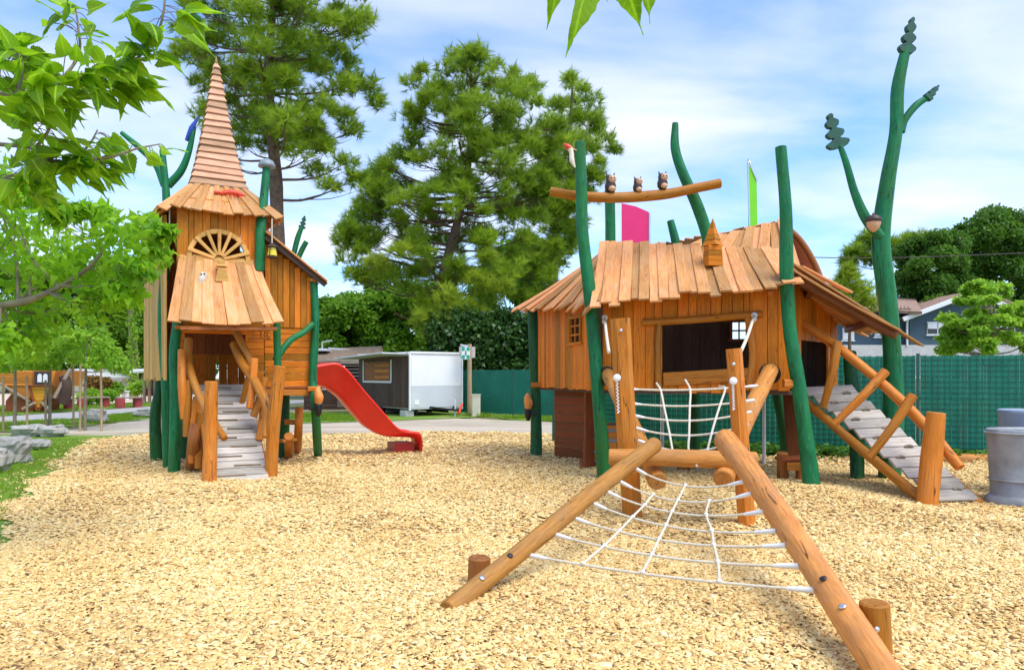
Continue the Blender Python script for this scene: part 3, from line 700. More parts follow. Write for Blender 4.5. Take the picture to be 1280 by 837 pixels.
# perch beam above the roof with carved owls
BP = [P(688, 239, 11.15), P(725, 245, 11.15), P(775, 247, 11.15), P(830, 243, 11.15), P(870, 235, 11.15), P(900, 229, 11.15)]
log(BP, [.068, .075, .078, .08, .078, .075], hut, 'perch_beam', LOG)
def owl(px, py, sc, label):
    c = P(px, py, 11.15); t = thing('owl_carving', label, 'carving', c, 'carved owls on the perch beam')
    m = MB(); m.lathe(c, [(.05*sc, 0), (.085*sc, .05*sc), (.09*sc, .11*sc), (.07*sc, .17*sc), (.075*sc, .21*sc), (.055*sc, .26*sc), (.01, .275*sc)], 14, sy=.9); m.build('body', OWLDK, t)
    m = MB(); m.ball(c+Vector((.025*sc, -.055*sc, .20*sc)), .062*sc, .045*sc, .062*sc); m.build('face', OWLTAN, t)
    m = MB(); m.ball(c+Vector((.02*sc, -.06*sc, .05*sc)), .06*sc, .05*sc, .045*sc); m.build('belly', OWLTAN, t)
    for s in (-1, 1):
        m = MB(); e = c+Vector((.045*sc*s, 0, .25*sc)); m.tube([e, e+Vector((.02*s*sc, 0, .06*sc))], [.024*sc, .004], 7, 2); m.build('ear_tuft', OWLDK, t)
        m = MB(); m.ball(c+Vector((.025*sc+.024*s*sc, -.095*sc, .21*sc)), .011*sc, .01*sc, .011*sc); m.build('eye', BLACK, t)
owl(763, 241, 1.0, 'leftmost and largest carved owl on the perch beam, next to the green post')
owl(797, 241, .82, 'middle carved owl on the perch beam, above the pink banner')
owl(828, 237, .92, 'rightmost carved owl on the perch beam, near the curved green post')
c = P(716, 196, 10.8); t = thing('woodpecker_carving', 'carved woodpecker with a red head clinging to the top of a green post', 'carving', c-Vector((0, 0, .15)))
m = MB(); m.tube([c+Vector((.035, 0, -.16)), c+Vector((-.01, 0, -.06)), c+Vector((-.02, 0, .06)), c+Vector((-.04, 0, .12))], [.012, .04, .035, .04], 10, 4); m.build('body', IVORY, t)
m = MB(); m.tube([c+Vector((-.03, 0, .12)), c+Vector((-.09, 0, .16)), c+Vector((-.14, 0, .19))], [.04, .04, .01], 9, 4); m.build('head', CORAL, t)
m = MB(); m.tube([c+Vector((-.03, 0, .13)), c+Vector((.07, 0, .09))], [.02, .006], 7, 2); m.build('beak', OWLTAN, t)

# forked tree pole
fk = thing('carved_tree_pole', 'tall forked green log carved as a tree with oak leaf tips', 'carved pole', G(1110, 600))
tk = post([g0(1110, 602), P(1117, 520, 10.9), P(1115, 440, 10.9), P(1109, 370, 10.9), P(1101, 300, 10.9), P(1109, 230, 10.9), P(1120, 165, 10.9), P(1122, 110, 10.9), P(1133, 58, 10.9)], [0.1558, 0.1476, 0.1353, 0.1312, 0.1312, 0.1107, 0.0984, 0.0902, 0.0697], fk, name='trunk')
post([P(1101, 296, 10.85), P(1082, 272, 10.85), P(1068, 240, 10.85), P(1058, 205, 10.85), P(1050, 182, 10.85)], [0.0836, 0.0722, 0.057, 0.0494, 0.038], fk, name='limb')
b3 = post([P(1126, 165, 10.9), P(1131, 150, 10.9), P(1145, 132, 10.9), P(1161, 121, 10.9)], [0.06375, 0.05525, 0.05525, 0.0425], fk, name='limb')
for a, b, w in (((1132, 68), (1140, 23), .125), ((1049, 186), (1036, 143), .17), ((1158, 124), (1172, 108), .07)):
    m = MB(); leaf_lobes(m, P(*a, 10.88), P(*b, 10.88), w, .09, (0, 1, 0)); m.build('carved_leaf', LEAFCARVE, fk)
c = P(1092, 288, 10.70); t = thing('acorn_carving', 'carved brown acorn fixed in the fork of the green tree pole', 'carving', c)
m = MB(); m.lathe(c, [(.005, -.03), (.05, .0), (.085, .05), (.105, .12), (.1, .135)], 18); m.build('nut', OWLTAN, t)
m = MB(); m.lathe(c, [(.112, .125), (.118, .15), (.10, .20), (.05, .225), (.02, .23), (.018, .26)], 18); m.build('cup', OWLDK, t)

# ramp on the right
r2 = thing('plank_ramp', 'grey plank ramp with one log handrail at the right end of the hut', 'ramp', (5.2, 10, 0))
A0, A1 = Vector((4.42, 11.0, 1.40)), Vector((5.16, 11.0, 1.44)); B0, B1 = Vector((5.28, 8.92, .03)), Vector((5.84, 8.98, .03))
m = MB(); NP = 12
for k in range(NP):
    f = (k+.5)/NP; m.beam(A0.lerp(B0, f), A1.lerp(B1, f), 2.62/NP*1.0-.022, .035, B0-A0, 2, .01)
dk = m.build('deck', GREY, r2)
m = MB()
for k in range(1, 12):
    f = (k+.2)/NP; g = .5+.22*(1 if k % 2 else -1); c = A0.lerp(B0, f).lerp(A1.lerp(B1, f), g)+Vector((0, 0, .04)); e = (A1-A0).normalized()
    m.tube([c-e*.055-Vector((0, 0, .008)), c+Vector((0, 0, .008)), c+e*.055-Vector((0, 0, .008))], [.018, .021, .018], 8, 3)
m.build('foot_blocks', GREYWOOD, dk)
log([Vector((4.42, 11.0, 1.25)), A0.lerp(B0, .5)+Vector((-.06, 0, -.11)), B0+Vector((-.10, .12, -.02))], [0.064, 0.068, 0.068], r2, 'stringer')
log([A1-Vector((-.02, 0, .14)), A1.lerp(B1, .5)-Vector((-.03, 0, .13)), B1-Vector((0, 0, .06))], .075, r2, 'stringer')
log([P(994, 398, 11.0), P(1050, 436, 10.4), P(1110, 486, 9.8), P(1160, 536, 9.3), P(1200, 584, 8.9)], [0.0663, 0.0702, 0.0702, 0.06864, 0.0624], r2, 'handrail')
log([g0(1158, 630), P(1164, 575, 9.0), P(1170, 516, 9.0)], [.125, .12, .105], r2, 'post')
for a, b, Y in (((1047, 427), (1029, 509), 10.3), ((1107, 464), (1042, 530), 9.85), ((1141, 494), (1087, 571), 9.35)):
    log([P(*a, Y), P((a[0]+b[0])/2+2, (a[1]+b[1])/2, Y), P(*b, Y+.1)], [.062, .058, .05], r2, 'baluster')
m = MB(); m.tube([P(1060, 460, 11.4), P(1072, 520, 11.4)], .022, 8, 2); m.build('rope', ROPE, r2)
log([g0(1108, 603), V3(G(1108, 603), .9)], .085, r2, 'support_post', GREENDK)

# small bench under the hut, barrel, log bench behind the net
bn = thing('bench', 'small plank bench on a dark log leg under the right end of the hut', 'bench', P(990, 600, 10.4))
m = MB()
for k in range(3): m.beam(P(977, 575, 10.4)+Vector((0, .13*k, 0)), P(1010, 573, 10.3)+Vector((0, .13*k, 0)), .12, .04, Vector((0, 1, 0)))
m.build('seat', WALLDK, bn)
m = MB(); m.beam(P(984, 583, 10.3), P(1006, 583, 10.2), .04, .11, Vector((0, 1, 0))); m.build('apron', LOG, bn)
log([g0(979, 604), P(978, 566, 10.5)], .085, bn, 'leg', LOGDK)
log([g0(1001, 606), P(1001, 580, 10.6)], .07, bn, 'leg', LOGDK)
bl = thing('barrel', 'brown wooden barrel with hoops standing under the hut behind a green post', 'barrel', (1.75, 12.15, 0))
bc = Vector((1.72, 12.2, 0)); m = MB()
for k in range(18):
    a = 2*math.pi*k/18; pts = [bc+Vector((r*math.cos(a), r*math.sin(a), z)) for r, z in ((.36, -.02), (.40, .2), (.41, .38), (.40, .56), (.36, .76))]
    for p, q in zip(pts, pts[1:]): m.beam(p, q, .135, .03, Vector((-math.sin(a), math.cos(a), 0)), var=(k*.37) % 1)
m.build('staves', LOG, bl)
for z, r in ((.14, .405), (.30, .43), (.50, .43), (.66, .40)):
    m = MB(); m.lathe(V3(bc, z), [(r-.02, 0), (r+.012, 0), (r+.012, .045), (r-.02, .045)], 28); m.build('hoop', CAPGREY, bl)
m = MB(); m.lathe(V3(bc, .72), [(.355, 0), (.355, .03)], 24, smooth=False); m.build('lid', LOGPALE, bl)
lb = thing('log_bench', 'low dark log bench behind the upper net, below the hut', 'bench', V3(G(880, 588), 0))
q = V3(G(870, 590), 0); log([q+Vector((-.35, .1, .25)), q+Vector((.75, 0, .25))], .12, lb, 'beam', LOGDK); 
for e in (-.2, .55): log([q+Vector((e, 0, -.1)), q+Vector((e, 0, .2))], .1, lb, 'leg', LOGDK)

# ================================================================== rope net climber
cl = thing('net_climber', 'log framed rope net climber sloping from the chips up to the hut', 'climbing net', (1.6, 6.5, 0))
LA, LB = Vector((-.42, 4.68, .07)), P(818, 556, 7.6)
RA, RB = P(1104, 862, 3.45), P(906, 549, 7.3)
RA.z = .09; RA.x = 1.83; RA.y = 3.42
log([LA, LA.lerp(LB, .3), LA.lerp(LB, .65)+Vector((0, 0, .015)), LB], [0.06512, 0.0704, 0.08096, 0.08536], cl, 'side_log', LOGPALE, 8, .025)
log([RA, RA.lerp(RB, .3)+Vector((.012, 0, 0)), RA.lerp(RB, .65)+Vector((.02, 0, .01)), RB], [0.08091, 0.08742, 0.1042, 0.1097], cl, 'side_log', LOGPALE, 8, .03)
for A, B, ts, r in ((LA, LB, (.10, .20), .070), (RA, RB, (.16, .24), .088)):
    for t, mt in zip(ts, (0, 1)):
        q = A.lerp(B, t); d = (B-A).normalized(); up = (Vector((0, 0, 1))-d*d.z).normalized(); sd = d.cross(up)
        nrm = (up*.85+sd*(.5 if A is LA else -.35)).normalized(); m = MB(); m.lathe(q+nrm*(r*.98), [(.022, 0), (.022, .006), (.012, .010)], 14, nrm); m.build('bolt_plug', BLACK if mt else STEEL, cl)
log([V3(G(598, 740), -.1)+Vector((0, .05, 0)), P(599, 697, 5.32)], [.085, .083], cl, 'peg', LOGDK, 4)
log([P(1098, 852, 4.08), P(1093, 754, 4.08)], [.083, .085], cl, 'peg', LOG, 4)
q = P(1095, 786, 3.96); m = MB(); m.lathe(q, [(.018, 0), (.018, .01), (.008, .018)], 12, (0.3, -1, .1)); m.beam(q+Vector((-.03, 0, 0)), q+Vector((-.035, 0, -.03)), .012, .01); m.build('bolt', STEEL, cl)
CB0, CB1 = P(762, 571, 7.85), P(945, 576, 7.6)
log([CB0, CB0.lerp(CB1, .5)+Vector((0, 0, .01)), CB1], [.085, .10, .10], cl, 'cross_log', LOGPALE, 6)
def flatpost(base, top, w, th, seg=8):
    m = MB(); m.beam(base, top, w, th, Vector((1, 0, 0)), seg, .02, w*.95, ch=.35); return m.build('upright', LOG, cl)
u1 = flatpost(V3(G(792, 645), -.15), P(775, 398, 8.1), .215, .16); u2 = flatpost(V3(G(935, 656), -.15), P(917, 436, 7.75), .18, .16)
for (px0, py0, py1, Y, up, x1) in ((771, 472, 516, 8.0, u1, 773), (916, 476, 512, 7.64, u2, 917)):
    m = MB(); c = P(px0, py0, Y); m.lathe(c+Vector((0, -.01, 0)), [(.042, 0), (.042, .012), (.03, .02)], 16, (0, -1, 0))
    pts = []
    for k in range(19): pts.append(P(px0+1.2*(1 if k % 2 else -1)+(x1-px0)*k/18, py0+5+(py1-py0-5)*k/18, Y-.005))
    m.tube(pts, .009, 6, 1); m.build('lettering_strip', WHITE, up)
for px, py, Y, up in ((776, 413, 8.0, u1), (917, 455, 7.64, u2)):
    m = MB(); m.lathe(P(px, py, Y), [(.02, 0), (.02, .008), (.01, .014)], 12, (0, -1, 0)); m.build('bolt', STEEL, up)
b1 = [P(760, 468, 10.85), P(790, 530, 9.2), P(822, 601, 7.72)]; b2 = [P(963, 463, 10.15), P(935, 520, 8.9), P(904, 598, 7.55)]
log(b1, [.10, .10, .10], cl, 'brace_log', LOGPALE, 6); log(b2, [.108, .105, .105], cl, 'brace_log', LOGPALE, 6)
# black collars where the braces meet the hut wall
for c, sd in ((P(760, 470, 10.84), -1), (P(962, 467, 10.24), 1)):
    m = MB(); m.lathe(c, [(.15, 0), (.15, .03), (.112, .03), (.112, 0)], 24, hn); m.build('hole_collar', BLACK, hut)
# hand ropes from the hut wall to the uprights
for a, b in ((P(756, 397, 10.9), P(761, 440, 8.6)), (P(943, 394, 10.35), P(921, 450, 7.85))):
    m = MB(); m.tube([a, a.lerp(b, .5)-Vector((0, 0, .04)), b], .021, 8, 5); hr = m.build('hand_rope', ROPE, cl)
    m = MB(); m.lathe(a-hn*.02, [(.045, 0), (.045, .05), (.02, .07)], 14, hn); m.ball(a+hn*.05-Vector((0, 0, .06)), .035, .035, .04); m.build('rope_fitting', ROPEFIT, hr)
def at_px(A, B, px):
    lo, hi = 0., 1.
    f = lambda t: A.lerp(B, t).x/A.lerp(B, t).y*FPX+640
    s = 1 if f(1) > f(0) else -1
    for _ in range(40):
        m_ = (lo+hi)/2
        if (f(m_)-px)*s < 0: lo = m_
        else: hi = m_
    return (lo+hi)/2
rows = [(806, 915, .10), (786, 925, .12), (770, 940, .10), (752, 956, .09), (729, 968, .08), (704, 985, .06), (672, 1005, .03)]
m = MB(); FITS = []; curves = []
for i, (xl, xr, sag) in enumerate(rows):
    a = LA.lerp(LB, at_px(LA, LB, xl-20))+Vector((.075, 0, -.035)); b = RA.lerp(RB, at_px(RA, RB, xr+24))+Vector((-.09, 0, -.035))
    pts = [a.lerp(b, t)-Vector((0, 0, sag*4*t*(1-t))) for t in [k/12 for k in range(13)]]
    curves.append(pts); m.tube(pts, .0095, 8, 2, var=.5)
    for q, e in ((a, pts[1]), (b, pts[-2])):
        d = (e-q).normalized(); f_ = MB(); f_.tube([q-d*.035, q-d*.01, q+d*.06, q+d*.13], [.024, .019, .018, .012], 10, 3); FITS.append(f_)
def along(pts, t):
    k = min(int(t*12), 11); return pts[k].lerp(pts[k+1], t*12-k)
for tt, i0 in (([.5, .48, .46, .45, .45, .45, .45], 0), ([None, .28, .27, .25, .245, .235, .22], 1), ([None, .72, .68, .70, .71, .72, .72], 1)):
    pts = [along(curves[i], tt[i])+Vector((0, -.004, .014)) for i in range(i0, 7)]
    m.tube(pts, .010, 8, 4, var=.5)
    for q in pts: f_ = MB(); f_.ball(q, .018, .018, .014); FITS.append(f_)
net = m.build('rope_net', ROPE, cl, label='lower rope net between the two sloping side logs'); [f_.build('rope_clamp', ROPEFIT, net) for f_ in FITS]
m = MB(); FITS = []; up = []
for i, (py, sag) in enumerate(((488, .03), (506, .05), (521, .08), (537, .10), (553, .13))):
    f = [.42, .54, .66, .78, .90][i]
    tl = .25+.62*i/4; q = lambda B, t: (B[0].lerp(B[1], t*2) if t < .5 else B[1].lerp(B[2], t*2-1))
    a = P(784+4*i, py-2, 8.9-.2*i); b = P(945-4*i, py-6, 8.8-.25*i)
    pts = [a.lerp(b, t)-Vector((0, 0, sag*4*t*(1-t))) for t in [k/12 for k in range(13)]]; up.append(pts); m.tube(pts, .0125, 8, 2, var=.5)
    for qq, e in ((a, pts[1]), (b, pts[-2])):
        d = (e-qq).normalized(); f_ = MB(); f_.tube([qq-d*.02, qq+d*.06, qq+d*.14], [.017, .02, .012], 10, 3); FITS.append(f_)
for t0, t1, ext in ((.26, .32, .06), (.49, .48, .10), (.76, .66, .0)):
    pts = [along(up[i], t0+(t1-t0)*i/4)+Vector((0, -.012, 0)) for i in range(5)]
    pts = [pts[0]+Vector((0, .25, ext+.02))]+pts+([pts[-1]+Vector((0, -.35, -.12))] if t0 == .49 else [])
    m.tube(pts, .013, 8, 4, var=.5)
    for q_ in pts[1:6]: f_ = MB(); f_.ball(q_, .018, .018, .018); FITS.append(f_)
net = m.build('rope_net', ROPE, cl, label='upper rope net hanging between the brace logs under the window')
[f_.build('rope_clamp', ROPEFIT, net) for f_ in FITS]

# grey bins at the right edge
bi = thing('grey_bin', 'grey moulded plastic bin with a flared foot at the right edge of the chips', 'bin', (6.25, 8.75, 0))
c = Vector((6.42, 8.95, 0)); m = MB()
m.lathe(c, [(.50, -.05), (.50, .07), (.46, .10), (.43, .12), (.455, .55), (.475, .82), (.485, .90), (.475, .925), (.455, .925), (.44, .88), (.42, .3)], 32, sx=1.0, sy=.75); m.build('body', BINGREY, bi)
for z_, r_ in ((.88, .492), (.30, .445)):
    m = MB(); m.tube([c+Vector((r_*math.cos(a), .75*r_*math.sin(a), z_)) for a in [2*math.pi*i/24 for i in range(25)]], .014, 8, 2, cap=False); m.build('rib', BINGREY, bi)
for k in range(2):
    m = MB(); m.lathe(c+Vector((-.20+.3*k, -.31, .15)), [(.02, 0), (.02, .02), (.01, .03)], 10, (0, -1, 0)); m.build('rivet', STEEL, bi)
bi = thing('grey_bin', 'taller blue grey plastic tub standing behind the flared grey bin', 'bin', (6.9, 9.5, 0))
m = MB(); m.lathe(Vector((6.98, 9.75, 0)), [(.30, -.05), (.32, .6), (.34, 1.08), (.35, 1.12), (.32, 1.13), (.28, 1.0)], 28); m.build('body', plain('blue_grey_plastic', (.26, .33, .42), .4, .1), bi)
# ================================================================== ground
def inpoly(x, y, poly):
    x = np.asarray(x); y = np.asarray(y); r = np.zeros(x.shape, bool); n = len(poly)
    for i in range(n):
        (x0, y0), (x1, y1) = poly[i], poly[(i+1) % n]
        c = ((y0 > y) != (y1 > y)) & (x < (x1-x0)*(y-y0)/((y1-y0) if y1 != y0 else 1e-9)+x0); r ^= c
    return r
def edged(x, y, poly):
    d = np.full(np.shape(x), 1e9)
    for i in range(len(poly)):
        a = np.array(poly[i]); b = np.array(poly[(i+1) % len(poly)]); e = b-a
        t = np.clip(((x-a[0])*e[0]+(y-a[1])*e[1])/(e@e), 0, 1)
        d = np.minimum(d, np.hypot(x-a[0]-t*e[0], y-a[1]-t*e[1]))
    return d
def g2(px, py): q = G(px, py); return (q.x, q.y)
FN0, FN1 = Vector((.95, 16.45, 0)), Vector((12.5, 12.33, 0))
CHIP = [(-4.2, .6), g2(-60, 760), g2(2, 672), g2(30, 625), g2(60, 592), g2(88, 566), g2(110, 549), g2(190, 541.5), g2(330, 542), g2(470, 541), g2(560, 541), g2(668, 540.5), (1.6, 17.6), (5.2, 14.55), (9.5, 13.0), (12.5, 11.9), (9, 5), (5, .6)]
def ground_mat(name, build):
    m, nt, b, o = newmat(name); b.inputs['Roughness'].default_value = .95
    geo = N(nt, 'ShaderNodeNewGeometry').outputs['Position']; build(nt, b, geo); return m
def sheet(name, poly, z, mat, wob=0):
    mb = MB(); pts = []
    for i in range(len(poly)):
        a, b = Vector(poly[i]), Vector(poly[(i+1) % len(poly)]); k = max(1, int((b-a).length/.6)) if wob else 1
        for j in range(k):
            q = a.lerp(b, j/k); pts.append(Vector((q.x+U(-wob, wob), q.y+U(-wob, wob), z)))
    mb.add(pts, [tuple(range(len(pts)))])
    o = mb.build(name, mat, kind='structure')
    if o.data.polygons[0].normal.z < 0: o.data.flip_normals()
    return o
def gm(nt, b, p):
    n1 = noise(nt, p, .18, 6, .6); n2 = noise(nt, p, 6, 6, .7); n3 = noise(nt, p, 40, 4, .7)
    dirt = mix(nt, n2.outputs[0], (.30, .23, .15), (.46, .38, .27)); gr = mix(nt, n2.outputs[0], (.07, .13, .012), (.16, .23, .03))
    c = mix(nt, mr(nt, n1.outputs[0], .44, .56, 0, 1), dirt, gr); L(nt, mix(nt, mr(nt, n3.outputs[0], .3, .7, 0, .5), c, (.12, .12, .05)), b.inputs['Base Color']); bump(nt, b, n3.outputs[0], .5, .02)
sheet('ground', [(-220, -30), (220, -30), (220, 320), (-220, 320)], -.05, ground_mat('ground_mat', gm))
def gr(nt, b, p):
    n1 = noise(nt, p, .9, 6, .65); n2 = noise(nt, p, 14, 6, .7)
    c = mix(nt, n2.outputs[0], (.07, .16, .008), (.22, .34, .025)); c = mix(nt, mr(nt, n1.outputs[0], .56, .72, 0, .7), c, (.36, .29, .17))
    L(nt, c, b.inputs['Base Color']); bump(nt, b, n2.outputs[0], .8, .03)
GRASSM = ground_mat('grass_soil', gr)
def dr(nt, b, p):
    n1 = noise(nt, mapping(nt, p, (.25, 1, 1)).outputs[0], .9, 6, .65); n2 = noise(nt, p, 10, 7, .75); n3 = noise(nt, mapping(nt, p, (.3, 1, 1)).outputs[0], .5, 5, .6)
    c = mix(nt, n2.outputs[0], (.42, .34, .24), (.62, .54, .42)); c = mix(nt, mr(nt, n1.outputs[0], .45, .7, 0, .7), c, (.26, .20, .14))
    c = mix(nt, mr(nt, n3.outputs[0], .58, .68, 0, .7), c, (.16, .19, .05)); L(nt, c, b.inputs['Base Color']); bump(nt, b, n2.outputs[0], .6, .02)
def asph(nt, b, p):
    n2 = noise(nt, p, 20, 6, .75); n1 = noise(nt, p, .6, 4)
    c = mix(nt, n2.outputs[0], (.34, .33, .31), (.46, .45, .42)); c = mix(nt, mr(nt, n1.outputs[0], .45, .7, 0, .5), c, (.40, .36, .30)); L(nt, c, b.inputs['Base Color'])
sheet('grass_verge', [(-13.5, 8.0), (-4.3, .3), (-3.6, 4.4), (-4.6, 7.0), (-5.8, 9.2), (-7.1, 11.6), (-8.6, 14.7), (-10.1, 17.9), (-8.6, 19.4), (-17, 19.9), (-22, 16)], -.030, GRASSM, .25)
sheet('dirt_track', [g2(70, 540.5), (-12, 17.0), (-6, 16), (3.5, 15.6), (2.3, 23.5), g2(652, 524), g2(560, 521.5), g2(445, 524), g2(395, 523), g2(330, 514), g2(190, 522), g2(120, 531)], -.034, ground_mat('dirt_mat', dr), .3)
sheet('grass_verge', [g2(-90, 540), g2(20, 538), g2(70, 533), g2(120, 529), g2(192, 521), g2(330, 514), g2(330, 508), g2(192, 513), g2(110, 521), g2(20, 527), g2(-90, 531)], -.026, GRASSM, .3)
sheet('path', [g2(-160, 540), g2(-20, 532), g2(20, 527), g2(110, 521), g2(192, 513), g2(400, 502), g2(400, 498), g2(192, 507), g2(90, 514), g2(-20, 521), g2(-160, 526)], -.020, ground_mat('asphalt_mat', asph))
sheet('grass_verge', [g2(-120, 525), g2(-20, 520.5), g2(90, 513.5), g2(192, 506.5), g2(192, 503), g2(60, 505), g2(-120, 508)], -.016, GRASSM, .2)
def sand(nt, b, p):
    n2 = noise(nt, p, 3, 6, .7); L(nt, mix(nt, n2.outputs[0], (.56, .44, .33), (.70, .58, .46)), b.inputs['Base Color'])
sheet('sand_area', [g2(-120, 507.5), g2(60, 504.5), g2(195, 502), g2(260, 497), g2(230, 487), g2(-100, 490)], -.022, ground_mat('sand_mat', sand), .3)
sheet('grass_verge', [(1.1, 16.1), (5.0, 14.7), (9.4, 13.1), (13, 11.7), (13, 14), (1.1, 18)], -.012, GRASSM, .12)
sheet('grass_verge', [(-8.6, 23.6), (-4.5, 25.2), (-1.2, 27.5), (1.8, 24.4), (2.6, 24.6), (3, 27), (-3, 32), (-9.5, 30)], -.018, GRASSM, .25)

# wood chips: a gently mounded bed, with loose chips lying all over it
def chipm(nt, b, p):
    vo = N(nt, 'ShaderNodeTexVoronoi'); L(nt, noise_warp(nt, p), vo.inputs['Vector']); vo.inputs['Scale'].default_value = 34
    s = N(nt, 'ShaderNodeSeparateColor'); L(nt, vo.outputs['Color'], s.inputs[0])
    c = ramp(nt, s.outputs[0], [(0, (.32, .17, .05)), (.22, (.58, .37, .14)), (.55, (.74, .53, .24)), (1, (.88, .71, .40))]).outputs[0]
    c = mix(nt, mr(nt, vo.outputs['Distance'], .25, .62, 0, .45), c, (.28, .15, .055))
    L(nt, c, b.inputs['Base Color']); bump(nt, b, s.outputs[1], .9, .012)
def noise_warp(nt, p):
    n = noise(nt, p, 9, 3); a = N(nt, 'ShaderNodeVectorMath', operation='MULTIPLY_ADD'); L(nt, n.outputs['Color'], a.inputs[0]); a.inputs[1].default_value = (.09, .09, 0); L(nt, mapping(nt, p, (1, 1.25, 0)).outputs[0], a.inputs[2]); return a.outputs[0]
CHIPBED = ground_mat('chip_bed_mat', chipm)
xs = np.arange(-14, 13.2, .2); ys = np.arange(.4, 21.2, .2); X, Y = np.meshgrid(xs, ys)
wx = X+.16*np.sin(3.1*Y+X)+.1*np.sin(7*Y); wy = Y+.12*np.sin(2.7*X)+.08*np.sin(6.1*X+1)
ins = inpoly(wx, wy, CHIP); ed = edged(wx, wy, CHIP)*np.where(ins, 1, -1)
Z = -.07+(gz(X, Y)+.07)*np.clip(ed/.5, 0, 1)
idx = np.arange(X.size).reshape(X.shape); q = ed > -.25
keep = q[:-1, :-1] & q[1:, :-1] & q[:-1, 1:] & q[1:, 1:]
F = np.stack([idx[:-1, :-1], idx[:-1, 1:], idx[1:, 1:], idx[1:, :-1]], -1)[keep]
used = np.unique(F); rm = np.zeros(X.size, int); rm[used] = np.arange(len(used))
mesh_np('chip_bed', np.stack([X.ravel(), Y.ravel(), Z.ravel()], -1)[used], rm[F], CHIPBED, smooth=True, kind='structure')
m_, nt, b_, o_ = newmat('wood_chip'); vv = attr(nt, 'var').outputs['Fac']
L(nt, ramp(nt, vv, [(0, (.22, .11, .04)), (.08, (.44, .25, .09)), (.28, (.70, .44, .15)), (.65, (.84, .595, .23)), (1, (.93, .755, .39))]).outputs[0], b_.inputs['Base Color']); b_.inputs['Roughness'].default_value = .85
WOODCHIP = m_
def chips(n, y0, y1, smin, smax):
    yy = np.sqrt(RNG.uniform(y0*y0, y1*y1, n)); xx = RNG.uniform(-1, 1, n)*(.76*yy+.7)
    wx = xx+.16*np.sin(3.1*yy+xx)+.1*np.sin(7*yy); wy = yy+.12*np.sin(2.7*xx)+.08*np.sin(6.1*xx+1)
    d = edged(wx, wy, CHIP)*np.where(inpoly(wx, wy, CHIP), 1, -1)
    k = (d > -.12) | ((d > -.5) & (RNG.random(n) < .05)); xx, yy, d = xx[k], yy[k], d[k]; n = len(xx)
    zz = np.maximum(-.07+(gz(xx, yy)+.07)*np.clip(d/.5, 0, 1), -.025)+RNG.uniform(.0, .022, n)
    a = RNG.uniform(0, 2*np.pi, n); tl = RNG.normal(0, .24, n)
    fw = np.stack([np.cos(a)*np.cos(tl), np.sin(a)*np.cos(tl), np.sin(tl)], -1)
    up = np.stack([RNG.normal(0, .32, n), RNG.normal(0, .32, n), np.ones(n)], -1)
    ln = RNG.uniform(smin, smax, n)*np.where(RNG.random(n) < .12, 1.5, 1); wd = ln*RNG.uniform(.22, .6, n); th = RNG.uniform(.003, .008, n)
    sc = np.stack([wd, ln, th], -1)[:, None, :]
    tv = np.array([(-.5, -.5, 0), (.5, -.45, 0), (.42, .5, 0), (-.45, .42, 0), (-.5, -.5, 1), (.5, -.45, 1), (.42, .5, 1), (-.45, .42, 1)])
    tf = np.array([(4, 5, 6, 7), (0, 1, 5, 4), (1, 2, 6, 5), (2, 3, 7, 6), (3, 0, 4, 7)])
    M = frames(fw, up); pos = np.stack([xx, yy, zz], -1)
    V = np.einsum('nij,nkj->nki', M, tv[None]*sc)+pos[:, None, :]
    F = (tf[None]+np.arange(n)[:, None, None]*8).reshape(-1, 4)
    return V.reshape(-1, 3), F, np.repeat(np.clip(RNG.normal(.6, .27, n)+.09*np.sin(.8*xx+1.7*yy)*np.sin(1.3*xx-.6*yy+1)+.05*np.sin(4.1*xx+2.2*yy), 0, 1), 8)
parts = [chips(170000, 2.6, 7.0, .024, .052), chips(130000, 7.0, 12.5, .03, .062), chips(60000, 12.5, 20.5, .05, .09)]
ofs = np.cumsum([0]+[len(p[0]) for p in parts])
mesh_np('wood_chips', np.concatenate([p[0] for p in parts]), np.concatenate([p[1]+o for p, o in zip(parts, ofs)]), WOODCHIP, var=np.concatenate([p[2] for p in parts]), kind='stuff', label='loose pale wood chips covering the play area', category='wood chips')

# grass
GRASSB = leafmat('grass_blades', (.07, .18, .008), (.30, .44, .03), .4)
def blades(n, poly, h0, h1, w, clumpy=0, zf=-.03):
    pl = np.array(poly); lo, hi = pl.min(0), pl.max(0); x = RNG.uniform(lo[0], hi[0], n); y = RNG.uniform(lo[1], hi[1], n); k = inpoly(x, y, poly)
    if clumpy: k &= (np.sin(2.3*x+1.1*y)+np.sin(1.7*y-2.9*x+.6)+np.sin(5.1*x+.3)*np.sin(4.3*y)+RNG.normal(0, .5, n)) > clumpy
    x, y = x[k], y[k]; n = len(x); a = RNG.uniform(0, 6.283, n); ln = RNG.uniform(.2, .9, n)
    up = np.stack([np.cos(a)*ln, np.sin(a)*ln, np.ones(n)], -1); M = frames(up, np.stack([np.sin(a), -np.cos(a), np.full(n, .2)], -1))
    tv = np.array([(-.5, 0, 0), (.5, 0, 0), (.3, .6, .05), (-.3, .6, .05), (.0, 1, .28)]); h = RNG.uniform(h0, h1, n)
    sc = np.stack([np.full(n, w), h, h], -1)[:, None, :]
    V = (np.einsum('nij,nkj->nki', M, tv[None]*sc)+np.stack([x, y, np.full(n, zf)], -1)[:, None, :]).reshape(-1, 3)
    b = np.arange(n)[:, None]*5; F = np.concatenate([b+np.array([0, 1, 2]), b+np.array([0, 2, 3]), b+np.array([3, 2, 4])])
    return V, F, np.repeat(RNG.random(n), 5)
def grassobj(parts, label):
    of = np.cumsum([0]+[len(p[0]) for p in parts])
    mesh_np('grass', np.concatenate([p[0] for p in parts]), np.concatenate([p[1]+o for p, o in zip(parts, of)]), GRASSB, var=np.concatenate([p[2] for p in parts]), kind='stuff', label=label, category='grass')
